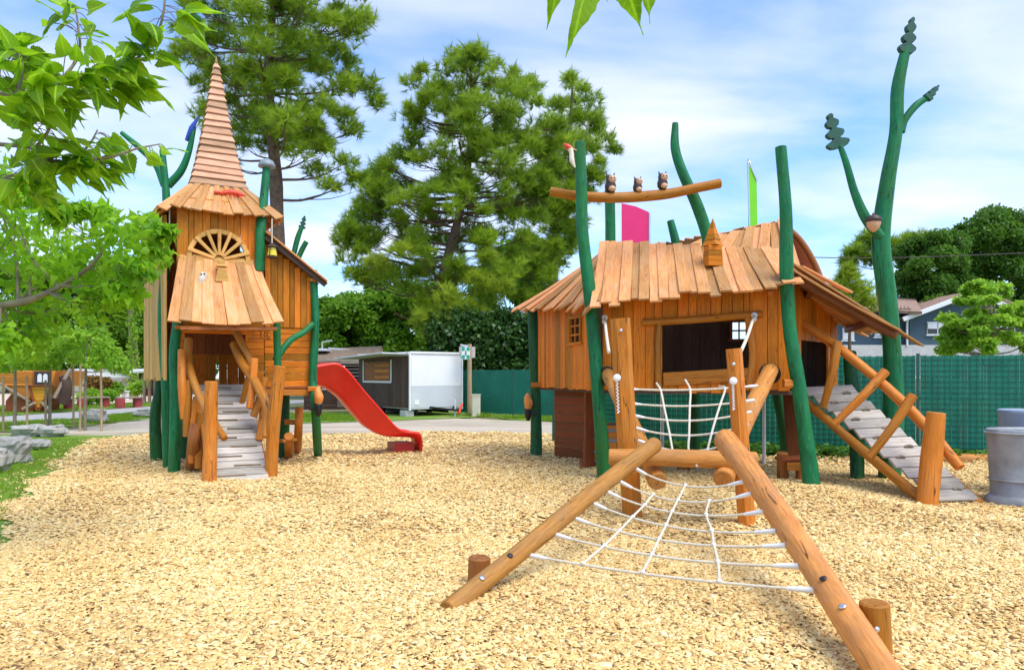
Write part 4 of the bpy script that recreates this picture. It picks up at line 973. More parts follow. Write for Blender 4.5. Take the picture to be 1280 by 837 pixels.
grassobj([blades(80000, [(-13.5, 8), (-4.6, 1), (-3.9, 4.9), (-5.15, 7.05), (-6.35, 9.2), (-7.6, 11.6), (-9.1, 14.7), (-10.5, 18.0), (-15, 18.6), (-16, 12)], .05, .13, .010, -.9)], 'green grass growing along the left edge of the wood chips')
grassobj([blades(26000, [g2(-60, 539), g2(70, 533), g2(120, 529), g2(190, 521), g2(190, 513.5), g2(110, 521), g2(20, 527), g2(-60, 531)], .06, .14, .02, -.3), blades(16000, [g2(-60, 523), g2(90, 513), g2(192, 506), g2(192, 503.5), g2(60, 505), g2(-60, 509)], .06, .13, .03, -.6)], 'patchy grass beside the grey path on the left')
grassobj([blades(14000, [(-8.4, 23.8), (-4.5, 25.4), (-5, 28), (-9.3, 30)], .06, .16, .02, -.5), blades(12000, [(-1.2, 27.4), (1.7, 24.5), (2.6, 24.7), (2.6, 26), (-2, 29)], .08, .22, .02, -.6)], 'rough grass around the trailer and the far green fence')
WEED = leafmat('weed_leaves', (.02, .085, .008), (.10, .24, .02), .25)
def weeds(n, cx, cy, sx, sy, s0, s1, h):
    pos = np.stack([cx+RNG.normal(0, sx, n), cy+RNG.normal(0, sy, n), RNG.uniform(0, h, n)], -1); a = RNG.uniform(0, 6.28, n)
    fw = np.stack([np.cos(a), np.sin(a), RNG.uniform(-.3, .7, n)], -1); up = np.stack([RNG.normal(0, .4, n), RNG.normal(0, .4, n)-.3, np.ones(n)], -1)
    return stamp(LEAFS[0], LEAFS[1], pos, frames(fw, up), RNG.uniform(s0, s1, n), RNG.random(n))
ws = [weeds(500, x, 16.25-.357*x+(-.05 if i % 2 else .1), .45, .14, .07, .15, .2) for i, x in enumerate(np.arange(3.0, 12.0, .75))]
ws.append(blades(9000, [(1.5, 15.9), (5.0, 14.65), (9.4, 13.05), (12.8, 11.8), (12.8, 12.2), (9.6, 13.45), (5.2, 15.0), (1.7, 16.4)], .06, .2, .012))
ofs = np.cumsum([0]+[len(p[0]) for p in ws])
F4 = [np.concatenate([p[1], p[1][:, -1:]], 1) if p[1].shape[1] == 3 else p[1] for p in ws]
mesh_np('weeds', np.concatenate([p[0] for p in ws[:-1]]), np.concatenate([p[1]+o for p, o in zip(ws[:-1], ofs)]), WEED, var=np.concatenate([p[2] for p in ws[:-1]]), kind='stuff', label='leafy green weeds along the foot of the green fence', category='weeds')
grassobj([ws[-1]], 'grass strip at the foot of the right green fence')
q = G(1272, 668); V, F, v = weeds(14, q.x, q.y, .006, .006, .10, .18, .015)
o = mesh_np('seedling', V-np.array(q), F, WEED, var=v); o.location = q; o['label'] = 'lone green seedling sprouting from the chips near the right edge'; o['category'] = 'plant'

# ================================================================== fences
def fence(a, b, H, label, pitch=2.5, slat=.052, drop=.0):
    a, b = Vector(a), Vector(b); d = (b-a).normalized(); n = Vector((d.y, -d.x, 0)); Ln = (b-a).length; k = max(1, round(Ln/pitch))
    t = thing('mesh_fence', label, 'fence', a.lerp(b, .5), 'green slatted mesh fences')
    for i in range(k+1):
        q = a.lerp(b, i/k); m = MB(); m.beam(V3(q, -.1), V3(q, H+.04), .06, .06, d); m.build('post', FENCEPOST, t)
    for i in range(k):
        p0 = a.lerp(b, i/k)+d*.04; p1 = a.lerp(b, (i+1)/k)-d*.04; w = (p1-p0).length; m = MB(); ns = int(w/slat)
        for j in range(ns):
            q = p0.lerp(p1, (j+.5)/ns); lo = .04+U(0, .03); hi = H-U(0, .015)
            m.beam(V3(q, lo)+n*U(-.004, .004), V3(q, hi)+n*U(-.004, .004), w/ns-U(.0, .0035), .006, d, ch=.02)
        pn = m.build('slat_panel', FENCE, t); m = MB()
        for z in np.arange(.1, H+.01, .105): m.beam(V3(p0+n*.014, z), V3(p1+n*.014, z), .009, .009, Vector((0, 0, 1)), ch=.02)
        for j in range(0, ns+1, 2): q = p0.lerp(p1, j/ns)+n*.022; m.beam(V3(q, .05), V3(q, H+.02), .006, .006, d, ch=.02)
        m.build('wire_mesh', FENCEPOST, pn)
    return t
fence(FN0, FN1, 1.97, 'green slatted mesh fence behind the hut running to the right edge')
fence(Vector((-2.2, 29.6, 0)), Vector((2.25, 26.2, 0)), 1.78, 'far green slatted fence below the dark hedge beside the signpost')
m = MB(); m.tube([Vector((6.9, 13.35, .06)), Vector((9.0, 12.75, .07)), Vector((11.5, 11.9, .06))], [.11, .115, .11], 12, 4, .03); mono(m, 'edging_log', LOGPALE, (9, 12.75, 0), 'pale edging log lying at the foot of the right green fence', 'log')

# ================================================================== boulders, benches, ship and camp in the left background
def boulder(px, py, w, h, d, label, Y=None, dark=False):
    q = G(px, py); mb = MB(); seg, rings = 18, 11; V = []; ph = [U(0, 6.28) for _ in range(8)]
    for i in range(rings+1):
        a = math.pi*i/rings
        for j in range(seg):
            b = 2*math.pi*j/seg; v = Vector((math.sin(a)*math.cos(b), math.sin(a)*math.sin(b), -math.cos(a)))
            k = 1+.13*math.sin(3*v.x+ph[0])*math.sin(3*v.y+ph[1])+.12*math.sin(5*v.z+ph[2]+2*v.x)+.07*math.sin(9*v.x+ph[3])+.06*math.sin(11*v.y+7*v.z+ph[4])+U(-.012, .012)
            f = lambda x: math.copysign(abs(x)**.62, x)
            V.append(q+Vector((f(v.x)*w/2*k, f(v.y)*d/2*k, h*.42+f(v.z)*h/2*k)))
    F = [(i*seg+j, i*seg+(j+1) % seg, (i+1)*seg+(j+1) % seg, (i+1)*seg+j) for i in range(rings) for j in range(seg)]+[tuple(range(seg-1, -1, -1)), tuple(rings*seg+j for j in range(seg))]
    mb.add(V, F); return mono(mb, 'boulder', STONE, q, label, 'boulder', 'pale boulders along the path')
boulder(14, 576, .62, .46, .55, 'pale boulder nearest the camera on the grass at the left edge')
boulder(-10, 588, .5, .42, .5, 'pale boulder cut off by the left edge of the picture')
boulder(46, 560, .5, .22, .4, 'small flat boulder just right of the nearest boulders')
boulder(38, 544, .85, .32, .5, 'long low boulder beside the path, left one of a touching pair')
boulder(67, 544, .6, .30, .45, 'squarish boulder beside the path, right one of a touching pair')
boulder(119, 527, .8, .45, .5, 'rounded pale boulder behind the staked saplings')
boulder(181, 520, .8, .3, .5, 'low white boulder beside the path near the tower posts')
def rbench(px0, px1, py, label):
    a, b = G(px0, py), G(px1, py-1); t = thing('bench', label, 'bench', a.lerp(b, .5), 'low benches with red legs by the path')
    m = MB(); m.beam(a+Vector((-.2, 0, .47)), b+Vector((.2, 0, .47)), .4, .07, Vector((0, 1, 0))); m.build('seat', GREYWOOD, t)
    for q in (a, b): m = MB(); m.lathe(q-Vector((0, 0, .1)), [(.22, 0), (.22, .535)], 12, smooth=False); m.build('leg', PAD, t)
rbench(62, 86, 512, 'low grey bench with red legs next to the wooden ship')
rbench(103, 131, 509, 'low grey bench with red legs behind the sapling stakes')
rbench(150, 172, 509, 'low grey bench with red legs nearest the tower posts')
sp = thing('play_ship', 'orange and yellow wooden play ship with a dark arched window on the left', 'play ship', P(25, 515, 31))
Y0 = 31
def poly(pts, Y, d, mat, name, par): m = MB(); m.extrude([P(x, y, Y) for x, y in pts], (0, d, 0)); return m.build(name, mat, par)
def boards(x0, x1, y0, y1, Y, n, mat, name, par, slope=0):
    m = MB()
    for k in range(n):
        y = y0+(y1-y0)*(k+.5)/n; m.beam(P(x0+slope*k/n, y, Y), P(x1-slope*k/n, y, Y), .05, (y1-y0)/n/FPX*Y-.01, Vector((0, 1, 0)))
    return m.build(name, mat, par)
poly([(-25, 462), (42, 464), (42, 482), (36, 500), (14, 492), (3, 480), (-25, 472)], Y0, 2.4, ORA, 'hull', sp)
poly([(7, 514), (7, 501), (15, 491), (34, 500), (43, 501), (41, 514)], Y0+.15, 1.8, WALLDK, 'hull_bottom', sp)
boards(-24, 41, 463, 482, Y0-.04, 6, ORA, 'hull_planking', sp)
m = MB(); m.beam(P(0, 479, Y0-.12), P(38, 502, Y0-.12), .07, .09, Vector((0, 1, 0))); m.build('rubbing_strake', GREYWOOD, sp)
poly([(42, 463), (70, 463), (63, 483), (42, 483)], Y0-.3, 2.2, ORA, 'cabin', sp)
m = MB()
for k in range(6):
    y = 484+4.6*k; f = k/6; m.beam(P(37+9*f*1.0, y, Y0-.35), P(63-16*f, y, Y0-.35), .05, .15, Vector((0, 1, 0)))
bw = m.build('bow_planking', YEL, sp); m = MB()
m.beam(P(36, 482, Y0-.42), P(46, 513, Y0-.42), .07, .09, Vector((0, 1, 0))); m.beam(P(64, 482, Y0-.42), P(49, 513, Y0-.42), .07, .09, Vector((0, 1, 0))); m.beam(P(34, 482, Y0-.46), P(66, 482, Y0-.46), .09, .1, Vector((0, 1, 0))); m.build('bow_trim', WALLDK, sp)
m = MB(); m.beam(P(43, 473, Y0-.36), P(62, 473, Y0-.36), .06, .62, Vector((0, 1, 0))); wn = m.build('window', OWLDK, sp)
for x in (49.3, 56.4):
    m = MB(); pts = [P(x-2.6, 477.5, Y0-.42), P(x+2.6, 477.5, Y0-.42)]+[P(x+2.6*math.cos(a), 470.5-3.6*math.sin(a), Y0-.42) for a in [math.pi*i/8 for i in range(9)]]
    m.extrude(pts, (0, .03, 0)); m.build('arched_pane', WHITE, wn)
m = MB(); m.beam(P(68, 497, Y0-.2), P(88, 461, Y0-.1), .12, .14); m.build('bowsprit', GREYWOOD, sp)
m = MB(); m.tube([P(79, 504, Y0), P(84, 485, Y0), P(80, 470, Y0)], [.22, .25, .2], 10, 4); m.build('mast', DARKBOARD, sp)
m = MB(); m.beam(P(28, 511, Y0-.6), P(44, 503, Y0-.6), .1, .1); m.beam(P(52, 503, Y0-.6), P(62, 512, Y0-.6), .1, .1); m.build('braces', GREYWOOD, sp)
bg = thing('bungalow', 'low white bungalow with an orange tiled roof beyond the shrubs', 'bungalow', P(135, 490, 58))
m = MB(); m.extrude([P(108, 486, 60), P(152, 486, 60), P(152, 472, 60), P(128, 464, 60), P(108, 470, 60)], (0, 6, 0)); m.build('wall', WHITE, bg)
m = MB(); m.beam(P(104, 471, 59.5), P(127, 462.5, 59.5), 7, .2, Vector((0, 1, 0))); m.beam(P(127, 462.5, 59.5), P(156, 473, 59.5), 7, .2, Vector((0, 1, 0))); m.build('roof', LGREY, bg)
m = MB(); m.extrude([P(135, 466, 66), P(141, 459, 66), P(152, 459, 66), P(156, 471, 66)], (0, 6, 0)); m.build('rear_roof', TILE, bg)
pg = thing('pergola', 'white timber pergola in the distance behind the tower legs', 'pergola', P(188, 500, 42))
for x in (180.5, 187, 194, 206): m = MB(); m.beam(P(x, 503, 42), P(x, 464, 42), .16, .16); m.build('post', STAKE, pg)
m = MB(); m.beam(P(177, 464, 42), P(212, 462, 42), 2.6, .2, Vector((0, 1, 0))); m.build('roof', WHITE, pg)
m = MB(); m.beam(P(182, 490, 42.2), P(206, 490, 42.2), .1, .45, Vector((0, 1, 0))); m.build('railing', PAD, pg)
m = MB(); m.beam(P(154, 495, 45), P(160, 495, 45), .25, .55, Vector((0, 1, 0))); m.beam(P(153.5, 488.6, 44.9), P(160.5, 488.6, 44.9), .3, .06, Vector((0, 1, 0))); mono(m, 'signboard', WHITE, P(157, 500, 45), 'small white board standing beside the distant green shrubs', 'board')

# ================================================================== trailer, cabin, sign, street lamp
tc = Vector((-3.94, 27.7, 0)); e1 = Vector((.8, .6, 0)); e2 = Vector((-.6, .8, 0)); tr = thing('kiosk_trailer', 'white and brown snack kiosk trailer with an open serving hatch', 'trailer', tc+e1*1.2+e2*2.2)
def TB(a, b, z): return tc+e1*a+e2*b+Vector((0, 0, z))
m = MB(); m.beam(TB(1.2, 0, .26)+Vector((0, 0, 1.08)), TB(1.2, 4.5, .26)+Vector((0, 0, 1.08)), 2.36, 2.16, e1, ch=.01); m.build('body', WHITE, tr)
m = MB(); m.beam(TB(1.2, -.012, 1.15), TB(1.2, -.012, 2.30), 2.26, .02, e1, ch=.02); m.build('front_panel', WHITE, tr)
m = MB(); m.beam(TB(1.2, -.012, .32), TB(1.2, -.012, 1.14), 2.26, .018, e1, ch=.02); m.build('lower_panel', LGREY, tr)
m = MB(); plank_wall(m, xy(TB(-.01, 4.5, 0)), xy(TB(-.01, .10, 0)), .3, 2.33, .25, .03, [(.12, .66, 1.28, 2.12)], gap=.004); m.build('brown_side', DARKBOARD, tr)
for a in (.0, 2.38): m = MB(); m.beam(TB(a, -.02, .22), TB(a, -.02, 2.46), .07, .07, e1); m.build('corner_trim', WHITE, tr)
m = MB(); m.beam(TB(-.03, 0, 2.44), TB(-.03, 4.5, 2.44), .09, .07, e1); m.beam(TB(0, -.02, 2.45), TB(2.4, -.02, 2.45), .07, .08, e2); m.build('roof_trim', WHITE, tr)
m = MB(); m.beam(TB(-.04, 1.45, 1.30), TB(-.04, 4.0, 1.30), .06, .08, e1); m.beam(TB(-.04, 1.45, 1.3), TB(-.04, 1.45, 2.2), .05, .06, e1); m.beam(TB(-.04, 4.0, 1.3), TB(-.04, 4.0, 2.2), .05, .06, e1); hf = m.build('serving_hatch', WHITE, tr)
m = MB(); m.beam(TB(-.012, 1.5, 1.7), TB(-.012, 3.9, 1.7), .02, .82, e1); m.build('hatch_interior', LOGDK, hf)
for z in (1.5, 1.75, 1.98): m = MB(); m.beam(TB(-.04, 1.6, z), TB(-.04, 2.9, z), .03, .1, e1); m.build('shelf', LOG, hf)
m = MB(); m.beam(TB(-.55, .15, 2.42), TB(-.55, 4.6, 2.28), 1.1, .05, e1); m.build('awning_flap', LGREY, tr)
m = MB(); m.beam(TB(.5, .3, .14), TB(.5, 4.2, .14), .1, .14, e1); m.beam(TB(1.9, .3, .14), TB(1.9, 4.2, .14), .1, .14, e1); m.build('chassis', BLACK, tr)
m = MB(); m.box(TB(.1, .4, .06), .35, .5, .3, .6); m.build('support_block', CONC, tr)
for a in (.0, 2.3):
    m = MB(); m.lathe(TB(a, 2.6, .28), [(.16, 0), (.3, .02), (.31, .16), (.16, .18)], 18, e1); m.build('wheel', BLACK, tr)
m = MB(); m.beam(TB(.9, 0, .32), TB(1.5, -1.1, .22), .08, .08); m.beam(TB(2.0, 0, .32), TB(1.5, -1.1, .22), .08, .08); tb = m.build('tow_bar', BLACK, tr)
m = MB(); m.beam(TB(1.5, -.9, -.05), TB(1.5, -.9, .62), .06, .06); m.beam(TB(1.5, -.9, .6), TB(1.35, -.8, .72), .03, .03); m.build('jockey_wheel_post', LGREY, tb)
m = MB(); m.beam(TB(1.6, -1.0, .1), TB(1.95, -.7, .45), .09, .06); m.build('red_reflector', CORAL, tb)
m = MB(); m.box(TB(.3, -.03, .52), .2, .02, .18, math.atan2(.6, .8)); m.build('number_plate', WHITE, tr)
cb = thing('log_cabin', 'dark log cabin with a mossy brown roof behind the slide', 'cabin', (-9, 35, 0))
def cabp(px, py, Y): return P(px, py, Y)
m = MB(); plank_wall(m, xy(P(380, 0, 34)), xy(P(462, 0, 34.5)), -.1, 2.35, .16, .16, [(.5, .62, .1, 2.0), (.2, .34, .9, 1.8)], horiz=True); m.build('log_wall', DARKBOARD, cb)
m = MB(); plank_wall(m, xy(P(462, 0, 34.5)), xy(P(470, 0, 38)), -.1, 2.35, .16, .16, horiz=True); m.build('log_wall', DARKBOARD, cb)
m = MB(); q = P(424, 480, 34.3); m.beam(V3(q, .0), V3(q, 1.95), .75, .06, Vector((1, 0, 0))); m.build('door', GREYWOOD, cb)
m = MB(); q = P(404, 475, 34.2); m.beam(V3(q, .95), V3(q, 1.75), .7, .05, Vector((1, 0, 0))); wn = m.build('window', GLASS, cb)
m = MB(); q = P(433, 471, 33.7); m.beam(V3(q, 1.1), V3(q, 1.75), .34, .03, Vector((1, 0, 0))); m.build('notice_board', plain('notice_blue', (.35, .5, .7), .5), cb)
m = MB()
m.beam(P(420, 453, 33.2), P(420, 436.5, 36.2), 4.6, .14, Vector((1, 0, 0)), 3, .01); rfc = m.build('roof', ROOFBROWN, cb)
m = MB(); m.beam(P(360, 452, 33.1), P(475, 452, 33.4), .06, .2, Vector((0, 1, 0))); m.build('fascia', GREYWOOD, rfc)
m = MB(); m.beam(P(362, 437, 35), P(412, 437.5, 35), .9, .12, Vector((0, 1, 0))); m.beam(P(412, 435.5, 36), P(466, 441, 36), .5, .1, Vector((0, 1, 0))); m.build('roof_sheet', LGREY, rfc)
m = MB(); q = P(453, 476, 32.5); m.beam(V3(q, .3), V3(q, 2.3), .09, .09); mono(m, 'white_post', WHITE, V3(q, 0), 'thin white post between the cabin and the kiosk trailer', 'post')
sgp = thing('signpost', 'wooden post with a lamp arm and a green pictogram sign beside the trailer', 'signpost', V3(P(587, 500, 28.6), 0))
q = P(587, 500, 28.6); m = MB(); m.tube([V3(q, -.1), V3(q, 1.6), V3(q, 2.8)], [.10, .09, .085], 10, 3, .02); m.build('pole', STAKE, sgp)
m = MB(); m.beam(V3(q, 2.72), V3(q, 2.72)+Vector((-.36, -.1, .05)), .09, .06); m.build('lamp_head', LGREY, sgp)
sq_ = P(583, 441, 28.4); m = MB(); m.beam(sq_+Vector((-.19, 0, 0)), sq_+Vector((.14, 0, 0)), .025, .5, Vector((0, 1, 0)), ch=.02); sg = m.build('sign_panel', WHITE, sgp)
m = MB(); e = sq_+Vector((-.025, -.02, 0)); 
for sx in (-1, 1):
    for sz in (-1, 1): m.extrude([e+Vector((sx*.155, 0, sz*.235)), e+Vector((sx*.05, 0, sz*.235)), e+Vector((sx*.02, 0, sz*.13)), e+Vector((sx*.10, 0, sz*.07)), e+Vector((sx*.155, 0, sz*.10))], (0, .006, 0))
m.ball(e+Vector((0, 0, .06)), .035, .008, .035); m.beam(e+Vector((0, 0, .02)), e-Vector((0, 0, .10)), .07, .008, Vector((1, 0, 0))); m.build('pictogram', SIGNGREEN, sg)
m = MB(); m.beam(P(574, 440, 28.75), P(594, 440, 28.75), .03, .44, Vector((0, 1, 0)), ch=.02); m.build('back_panel', CONC, sgp)
m = MB(); q = P(595, 502, 28.0); m.beam(V3(q, -.05), V3(q, .80), .34, .26, Vector((1, 0, 0))); m.beam(V3(q, .8), V3(q, .84), .38, .3, Vector((1, 0, 0))); mono(m, 'meter_cabinet', BEIGE, V3(q, 0), 'beige meter cabinet at the foot of the signpost', 'cabinet')
q = P(403, 470, 40); m = MB(); m.tube([V3(q, 0), V3(q, 3.4)], .05, 8, 2); m.beam(V3(q, 3.4), V3(q, 3.5)+Vector((.55, 0, 0)), .12, .07); mono(m, 'street_lamp', WHITE, V3(q, 0), 'slim white street lamp above the cabin roof', 'street lamp')

# banners behind the hut
bn1 = thing('banner', 'pink fabric banner on a grey pole rising behind the hut roof', 'banner', V3(P(795, 400, 22), 0), 'coloured banners behind the hut')
q = P(812, 268, 22); m = MB(); m.tube([V3(q, -.1), V3(q, q.z+.05)], .035, 8, 2); m.build('pole', STEEL, bn1)
m = MB(); m.extrude([P(777, 254, 22), P(795, 258, 22), P(811, 265, 22), P(811, 340, 22), P(777, 340, 22)], (0, .015, 0)); m.build('fabric', PINK, bn1)
bn2 = thing('banner', 'narrow lime green banner on a pole rising behind the hut roof', 'banner', V3(P(940, 400, 20), 0), 'coloured banners behind the hut')
m = MB(); q = P(946, 225, 20); m.tube([V3(P(936, 300, 20), -.1), P(937, 300, 20), P(935, 205, 20), P(940, 212, 20), P(946, 226, 20)], .025, 8, 4); m.build('pole', STEEL, bn2)
m = MB(); m.extrude([P(936, 206, 20), P(941, 216, 20), P(946, 228, 20), P(947, 290, 20), P(935, 300, 20), P(936, 250, 20)], (0, .015, 0)); m.build('fabric', LIME, bn2)

# house and boundary wall on the right, overhead cable
hs = thing('house', 'blue grey rendered house with tiled roof and white shutters beyond the right fence', 'house', P(1160, 500, 46))
YH = 46
def hw(px0, px1, py0, py1, Y, mat, name, d=.3, par=None): m = MB(); m.extrude([P(px0, py1, Y), P(px1, py1, Y), P(px1, py0, Y), P(px0, py0, Y)], (0, d, 0)); return m.build(name, mat, par or hs)
hw(1048, 1137, 384, 438, YH+.6, BLUEHOUSE, 'wall', 8)
m = MB(); m.extrude([P(1137, 438, YH), P(1300, 438, YH), P(1300, 394, YH), P(1216, 366, YH), P(1137, 394, YH)], (0, 8, 0)); m.build('wall', BLUEHOUSE, hs)
hw(1040, 1310, 431, 470, YH-.3, CONC, 'base_wall', 8)
def hwin(x0, x1, y0, y1, Y, sh):
    w = hw(x0-1, x1+1, y0-1, y1+1, Y-.06, WHITE, 'window', .05); hw(x0, x1, y0, y1, Y-.09, GLASS, 'pane', .02, w)
    hw(x0, x1, y0, y0+(y1-y0)*sh, Y-.13, WHITE, 'shutter', .03, w); m = MB(); m.beam(P((x0+x1)/2, y0, Y-.11), P((x0+x1)/2, y1, Y-.11), .06, .04, Vector((1, 0, 0))); m.build('mullion', WHITE, w)
    hw(x0-2, x1+2, y1+1, y1+2.4, Y-.14, WHITE, 'sill', .1, w)
hwin(1054, 1067, 411, 424, YH+.6, 1.0); hwin(1094, 1107, 411, 420, YH+.6, 1.0); hwin(1160, 1184, 403, 417, YH, .55); hwin(1250, 1268, 403, 417, YH, .4)
m = MB(); m.beam(P(1092, 388, YH-.2), P(1092, 372, YH+7), 5.4, .18, Vector((1, 0, 0)), 1); rfh = m.build('roof', TILE, hs)
m = MB()
for k in range(22): m.tube([P(1040+4.6*k, 387, YH-.5), P(1040+4.6*k, 385.5, YH-.1), P(1040+4.6*k, 384, YH+.4)], .11, 8, 2)
m.build('tile_ends', TILE, rfh)
m = MB(); m.beam(P(1130, 398, YH)+Vector((0, 3.1, 0)), P(1217, 365, YH)+Vector((0, 3.1, 0)), 7.6, .2, Vector((0, 1, 0))); m.beam(P(1215, 365, YH)+Vector((0, 3.1, 0)), P(1306, 399, YH)+Vector((0, 3.1, 0)), 7.6, .2, Vector((0, 1, 0))); m.build('gable_roof', TILE, hs)
m = MB(); m.beam(P(1129, 399, YH-.9), P(1216, 366, YH-.9), .1, .28, Vector((0, 1, 0))); m.beam(P(1216, 366, YH-.9), P(1306, 400, YH-.9), .1, .28, Vector((0, 1, 0))); m.build('fascia', WHITE, hs)
m = MB(); m.tube([P(1137, 397, YH-.5), P(1134, 402, YH-.3), P(1134, 432, YH-.35)], .07, 8, 3); m.build('downpipe', WHITE, hs)
m = MB(); m.tube([P(960, 320, 40), P(1100, 322.5, 40), P(1290, 316, 40)], .025, 6, 4); mono(m, 'overhead_cable', OWLDK, P(1100, 322.5, 40), 'thin dark overhead cable crossing the sky right of the hut', 'cable')
# ================================================================== trees
PINEM = leafmat('pine_needles', (.04, .12, .008), (.36, .50, .03), .42)
PINEY = leafmat('pine_needles_fresh', (.09, .18, .01), (.42, .52, .04), .4)
DECID = leafmat('deciduous_leaves', (.025, .11, .006), (.20, .38, .02), .42)
DECIDL = leafmat('light_green_leaves', (.10, .26, .012), (.36, .56, .05), .5)
DECIDD = leafmat('dark_broad_leaves', (.012, .065, .008), (.13, .27, .025), .35)
HEDGE = leafmat('hedge_leaves', (.010, .045, .008), (.075, .16, .03), .2, rough=.3)
MULB = leafmat('mulberry_leaves', (.015, .11, .003), (.30, .52, .015), .45, True, .42)
SHRUBR = leafmat('bronze_shrub_leaves', (.12, .06, .015), (.36, .22, .05), .3)
def cl_world(clumps, rng=1.0):
    """clumps measured on the photograph: (px, py, Y, radius in px, squash)"""
    c = np.array([list(P(a[0], a[1], a[2])) for a in clumps]); r = np.array([a[3]/FPX*a[2]*rng for a in clumps]); s = np.array([a[4] if len(a) > 4 else .8 for a in clumps])
    return c, r, s
def in_clumps(c, r, s, per, shell=2.4):
    n = len(c)*per; i = np.repeat(np.arange(len(c)), per); d = unit(RNG.normal(size=(n, 3))); k = RNG.random(n)**(1/shell)
    off = d*(k*r[i])[:, None]; off[:, 2] *= s[i]; return c[i]+off, d, i
def leafy(name, parent, clumps, per, size, mat, tmpl=(QV, QF), droop=.3, shell=2.2, gco=None):
    c, r, s = cl_world(clumps); pos, d, i = in_clumps(c, r, s, per, shell); n = len(pos)
    up = unit(d*.6+np.array([0, 0, .8])+RNG.normal(0, .55, (n, 3))); fw = RNG.normal(0, 1, (n, 3))+d*.4-np.array([0, 0, droop])
    cv = RNG.random(len(c))*.45; var = np.clip(cv[i]+RNG.random(n)*.55, 0, 1)
    V, F, v = stamp(tmpl[0], tmpl[1], pos, frames(fw, up), RNG.uniform(.65, 1.2, n)*size, var)
    g = np.tile(gco, (n, 1)) if gco is not None else None
    return mesh_np(name, V, F, mat, parent, v, g)
def piney(name, parent, clumps, per, size, mat):
    c, r, s = cl_world(clumps); pos, d, i = in_clumps(c, r, s, per, 1.8); n = len(pos)
    fw = d*.55+np.array([0, 0, .85])+RNG.normal(0, .35, (n, 3)); up = RNG.normal(0, 1, (n, 3))
    cv = RNG.random(len(c))*.4; var = np.clip(cv[i]+RNG.random(n)*.5+.12*d[:, 2], 0, 1)
    V, F, v = stamp(TUFT[0], TUFT[1], pos, frames(fw, up), RNG.uniform(.7, 1.25, n)*size, var)
    return mesh_np(name, V, F, mat, parent, v)
def trunk_limbs(parent, path, r0, r1, clumps, mat=BARK, frac=1.0, lr=.2):
    path = [Vector(p) for p in path]; m = MB(); n = len(path); m.tube(path, [r0+(r1-r0)*i/(n-1) for i in range(n)], 12, 5, .05); m.build('trunk', mat, parent)
    c, r, s = cl_world(clumps); m = MB(); dense = []
    for i in range(n-1):
        for k in range(8): dense.append((path[i].lerp(path[i+1], k/8), r0+(r1-r0)*(i+k/8)/(n-1)))
    for j in range(len(c)):
        if random.random() > frac: continue
        cc = Vector(c[j]); best = min(dense, key=lambda q: (q[0]-cc).length+1.3*max(0, q[0].z-(cc.z-.15*(Vector((q[0].x, q[0].y, 0))-Vector((cc.x, cc.y, 0))).length))*2)
        a, rr = best; h = (cc-a).length
        if h < .2: continue
        mid = a.lerp(cc, .5)+Vector((U(-.1, .1)*h, U(-.1, .1)*h, -.08*h)); q = min(rr*.5, lr*.1+.011*h)
        m.tube([a, mid, cc], [q, q*.6, q*.2], 6, 4, .04, cap=False)
        for _ in range(3):
            t = U(.35, .95); b = a.lerp(mid, t*2) if t < .5 else mid.lerp(cc, t*2-1); e = cc+Vector([U(-1, 1)*r[j]*.8 for _ in range(3)])
            m.tube([b, b.lerp(e, .5)+Vector((0, 0, -.05*h)), e], [q*.35, q*.25, q*.1], 5, 3, cap=False)
    m.build('limbs', mat, parent)
def outline(rows, Y, dY, n, r0, r1, squash=.7, seed=1):
    """random clumps inside an outline given as (py, xmin, xmax) rows"""
    rg = random.Random(seed); out = []; y0, y1 = rows[0][0], rows[-1][0]; tot = []
    for a, b in zip(rows, rows[1:]): tot.append((b[0]-a[0])*((a[2]-a[1])+(b[2]-b[1]))/2)
    for k in range(n):
        j = rg.choices(range(len(tot)), tot)[0]; a, b = rows[j], rows[j+1]; t = rg.random(); py = a[0]+(b[0]-a[0])*t; lo = a[1]+(b[1]-a[1])*t; hi = a[2]+(b[2]-a[2])*t
        u = rg.random(); rr = rg.uniform(r0, r1); px = lo+(hi-lo)*u; e = 1-abs(2*u-1)**2
        out.append((px, py, Y+rg.uniform(-1, 1)*dY*max(.25, e), rr, squash))
    return out
def tree(name, label, cat, base, group=None): return thing(name, label, cat, V3(base, 0), group)
PG = 'pines behind the play area'
# left pine, its top beyond the frame
rows = [(-150, 330, 400), (-80, 275, 440), (0, 235, 465), (60, 228, 468), (110, 232, 470), (150, 240, 440), (185, 300, 400)]
ca = outline(rows, 23, 3.2, 150, 13, 23, .62, 3)+[(430, 205, 22, 18, .5), (415, 235, 22, 16, .5), (445, 225, 22, 13, .5), (395, 215, 22.5, 16, .5), (460, 110, 23, 18, .55), (470, 130, 23, 12, .6), (440, 165, 23, 15, .6), (265, 190, 23, 14, .5), (285, 205, 23.5, 12, .6), (330, 150, 21, 24, .7), (350, 110, 21, 26, .7), (355, 165, 21.3, 22, .7), (385, 150, 21.3, 22, .7), (370, 190, 21.5, 18, .6), (320, 110, 21, 22, .7), (405, 185, 22, 16, .6), (380, 60, 21, 26, .7), (330, 50, 21, 26, .7)]
t = tree('pine_tree', 'tall pine behind the tower whose top leaves the frame', 'pine tree', G(344, 530), PG)
trunk_limbs(t, [V3(P(346, 500, 22.5), -.1), P(347, 300, 22.5), P(343, 200, 22.5), P(335, 90, 22.8), P(345, -20, 23), P(350, -120, 23)], .26, .06, ca, BARK, .55); piney('crown', t, ca, 42, .32, PINEM)
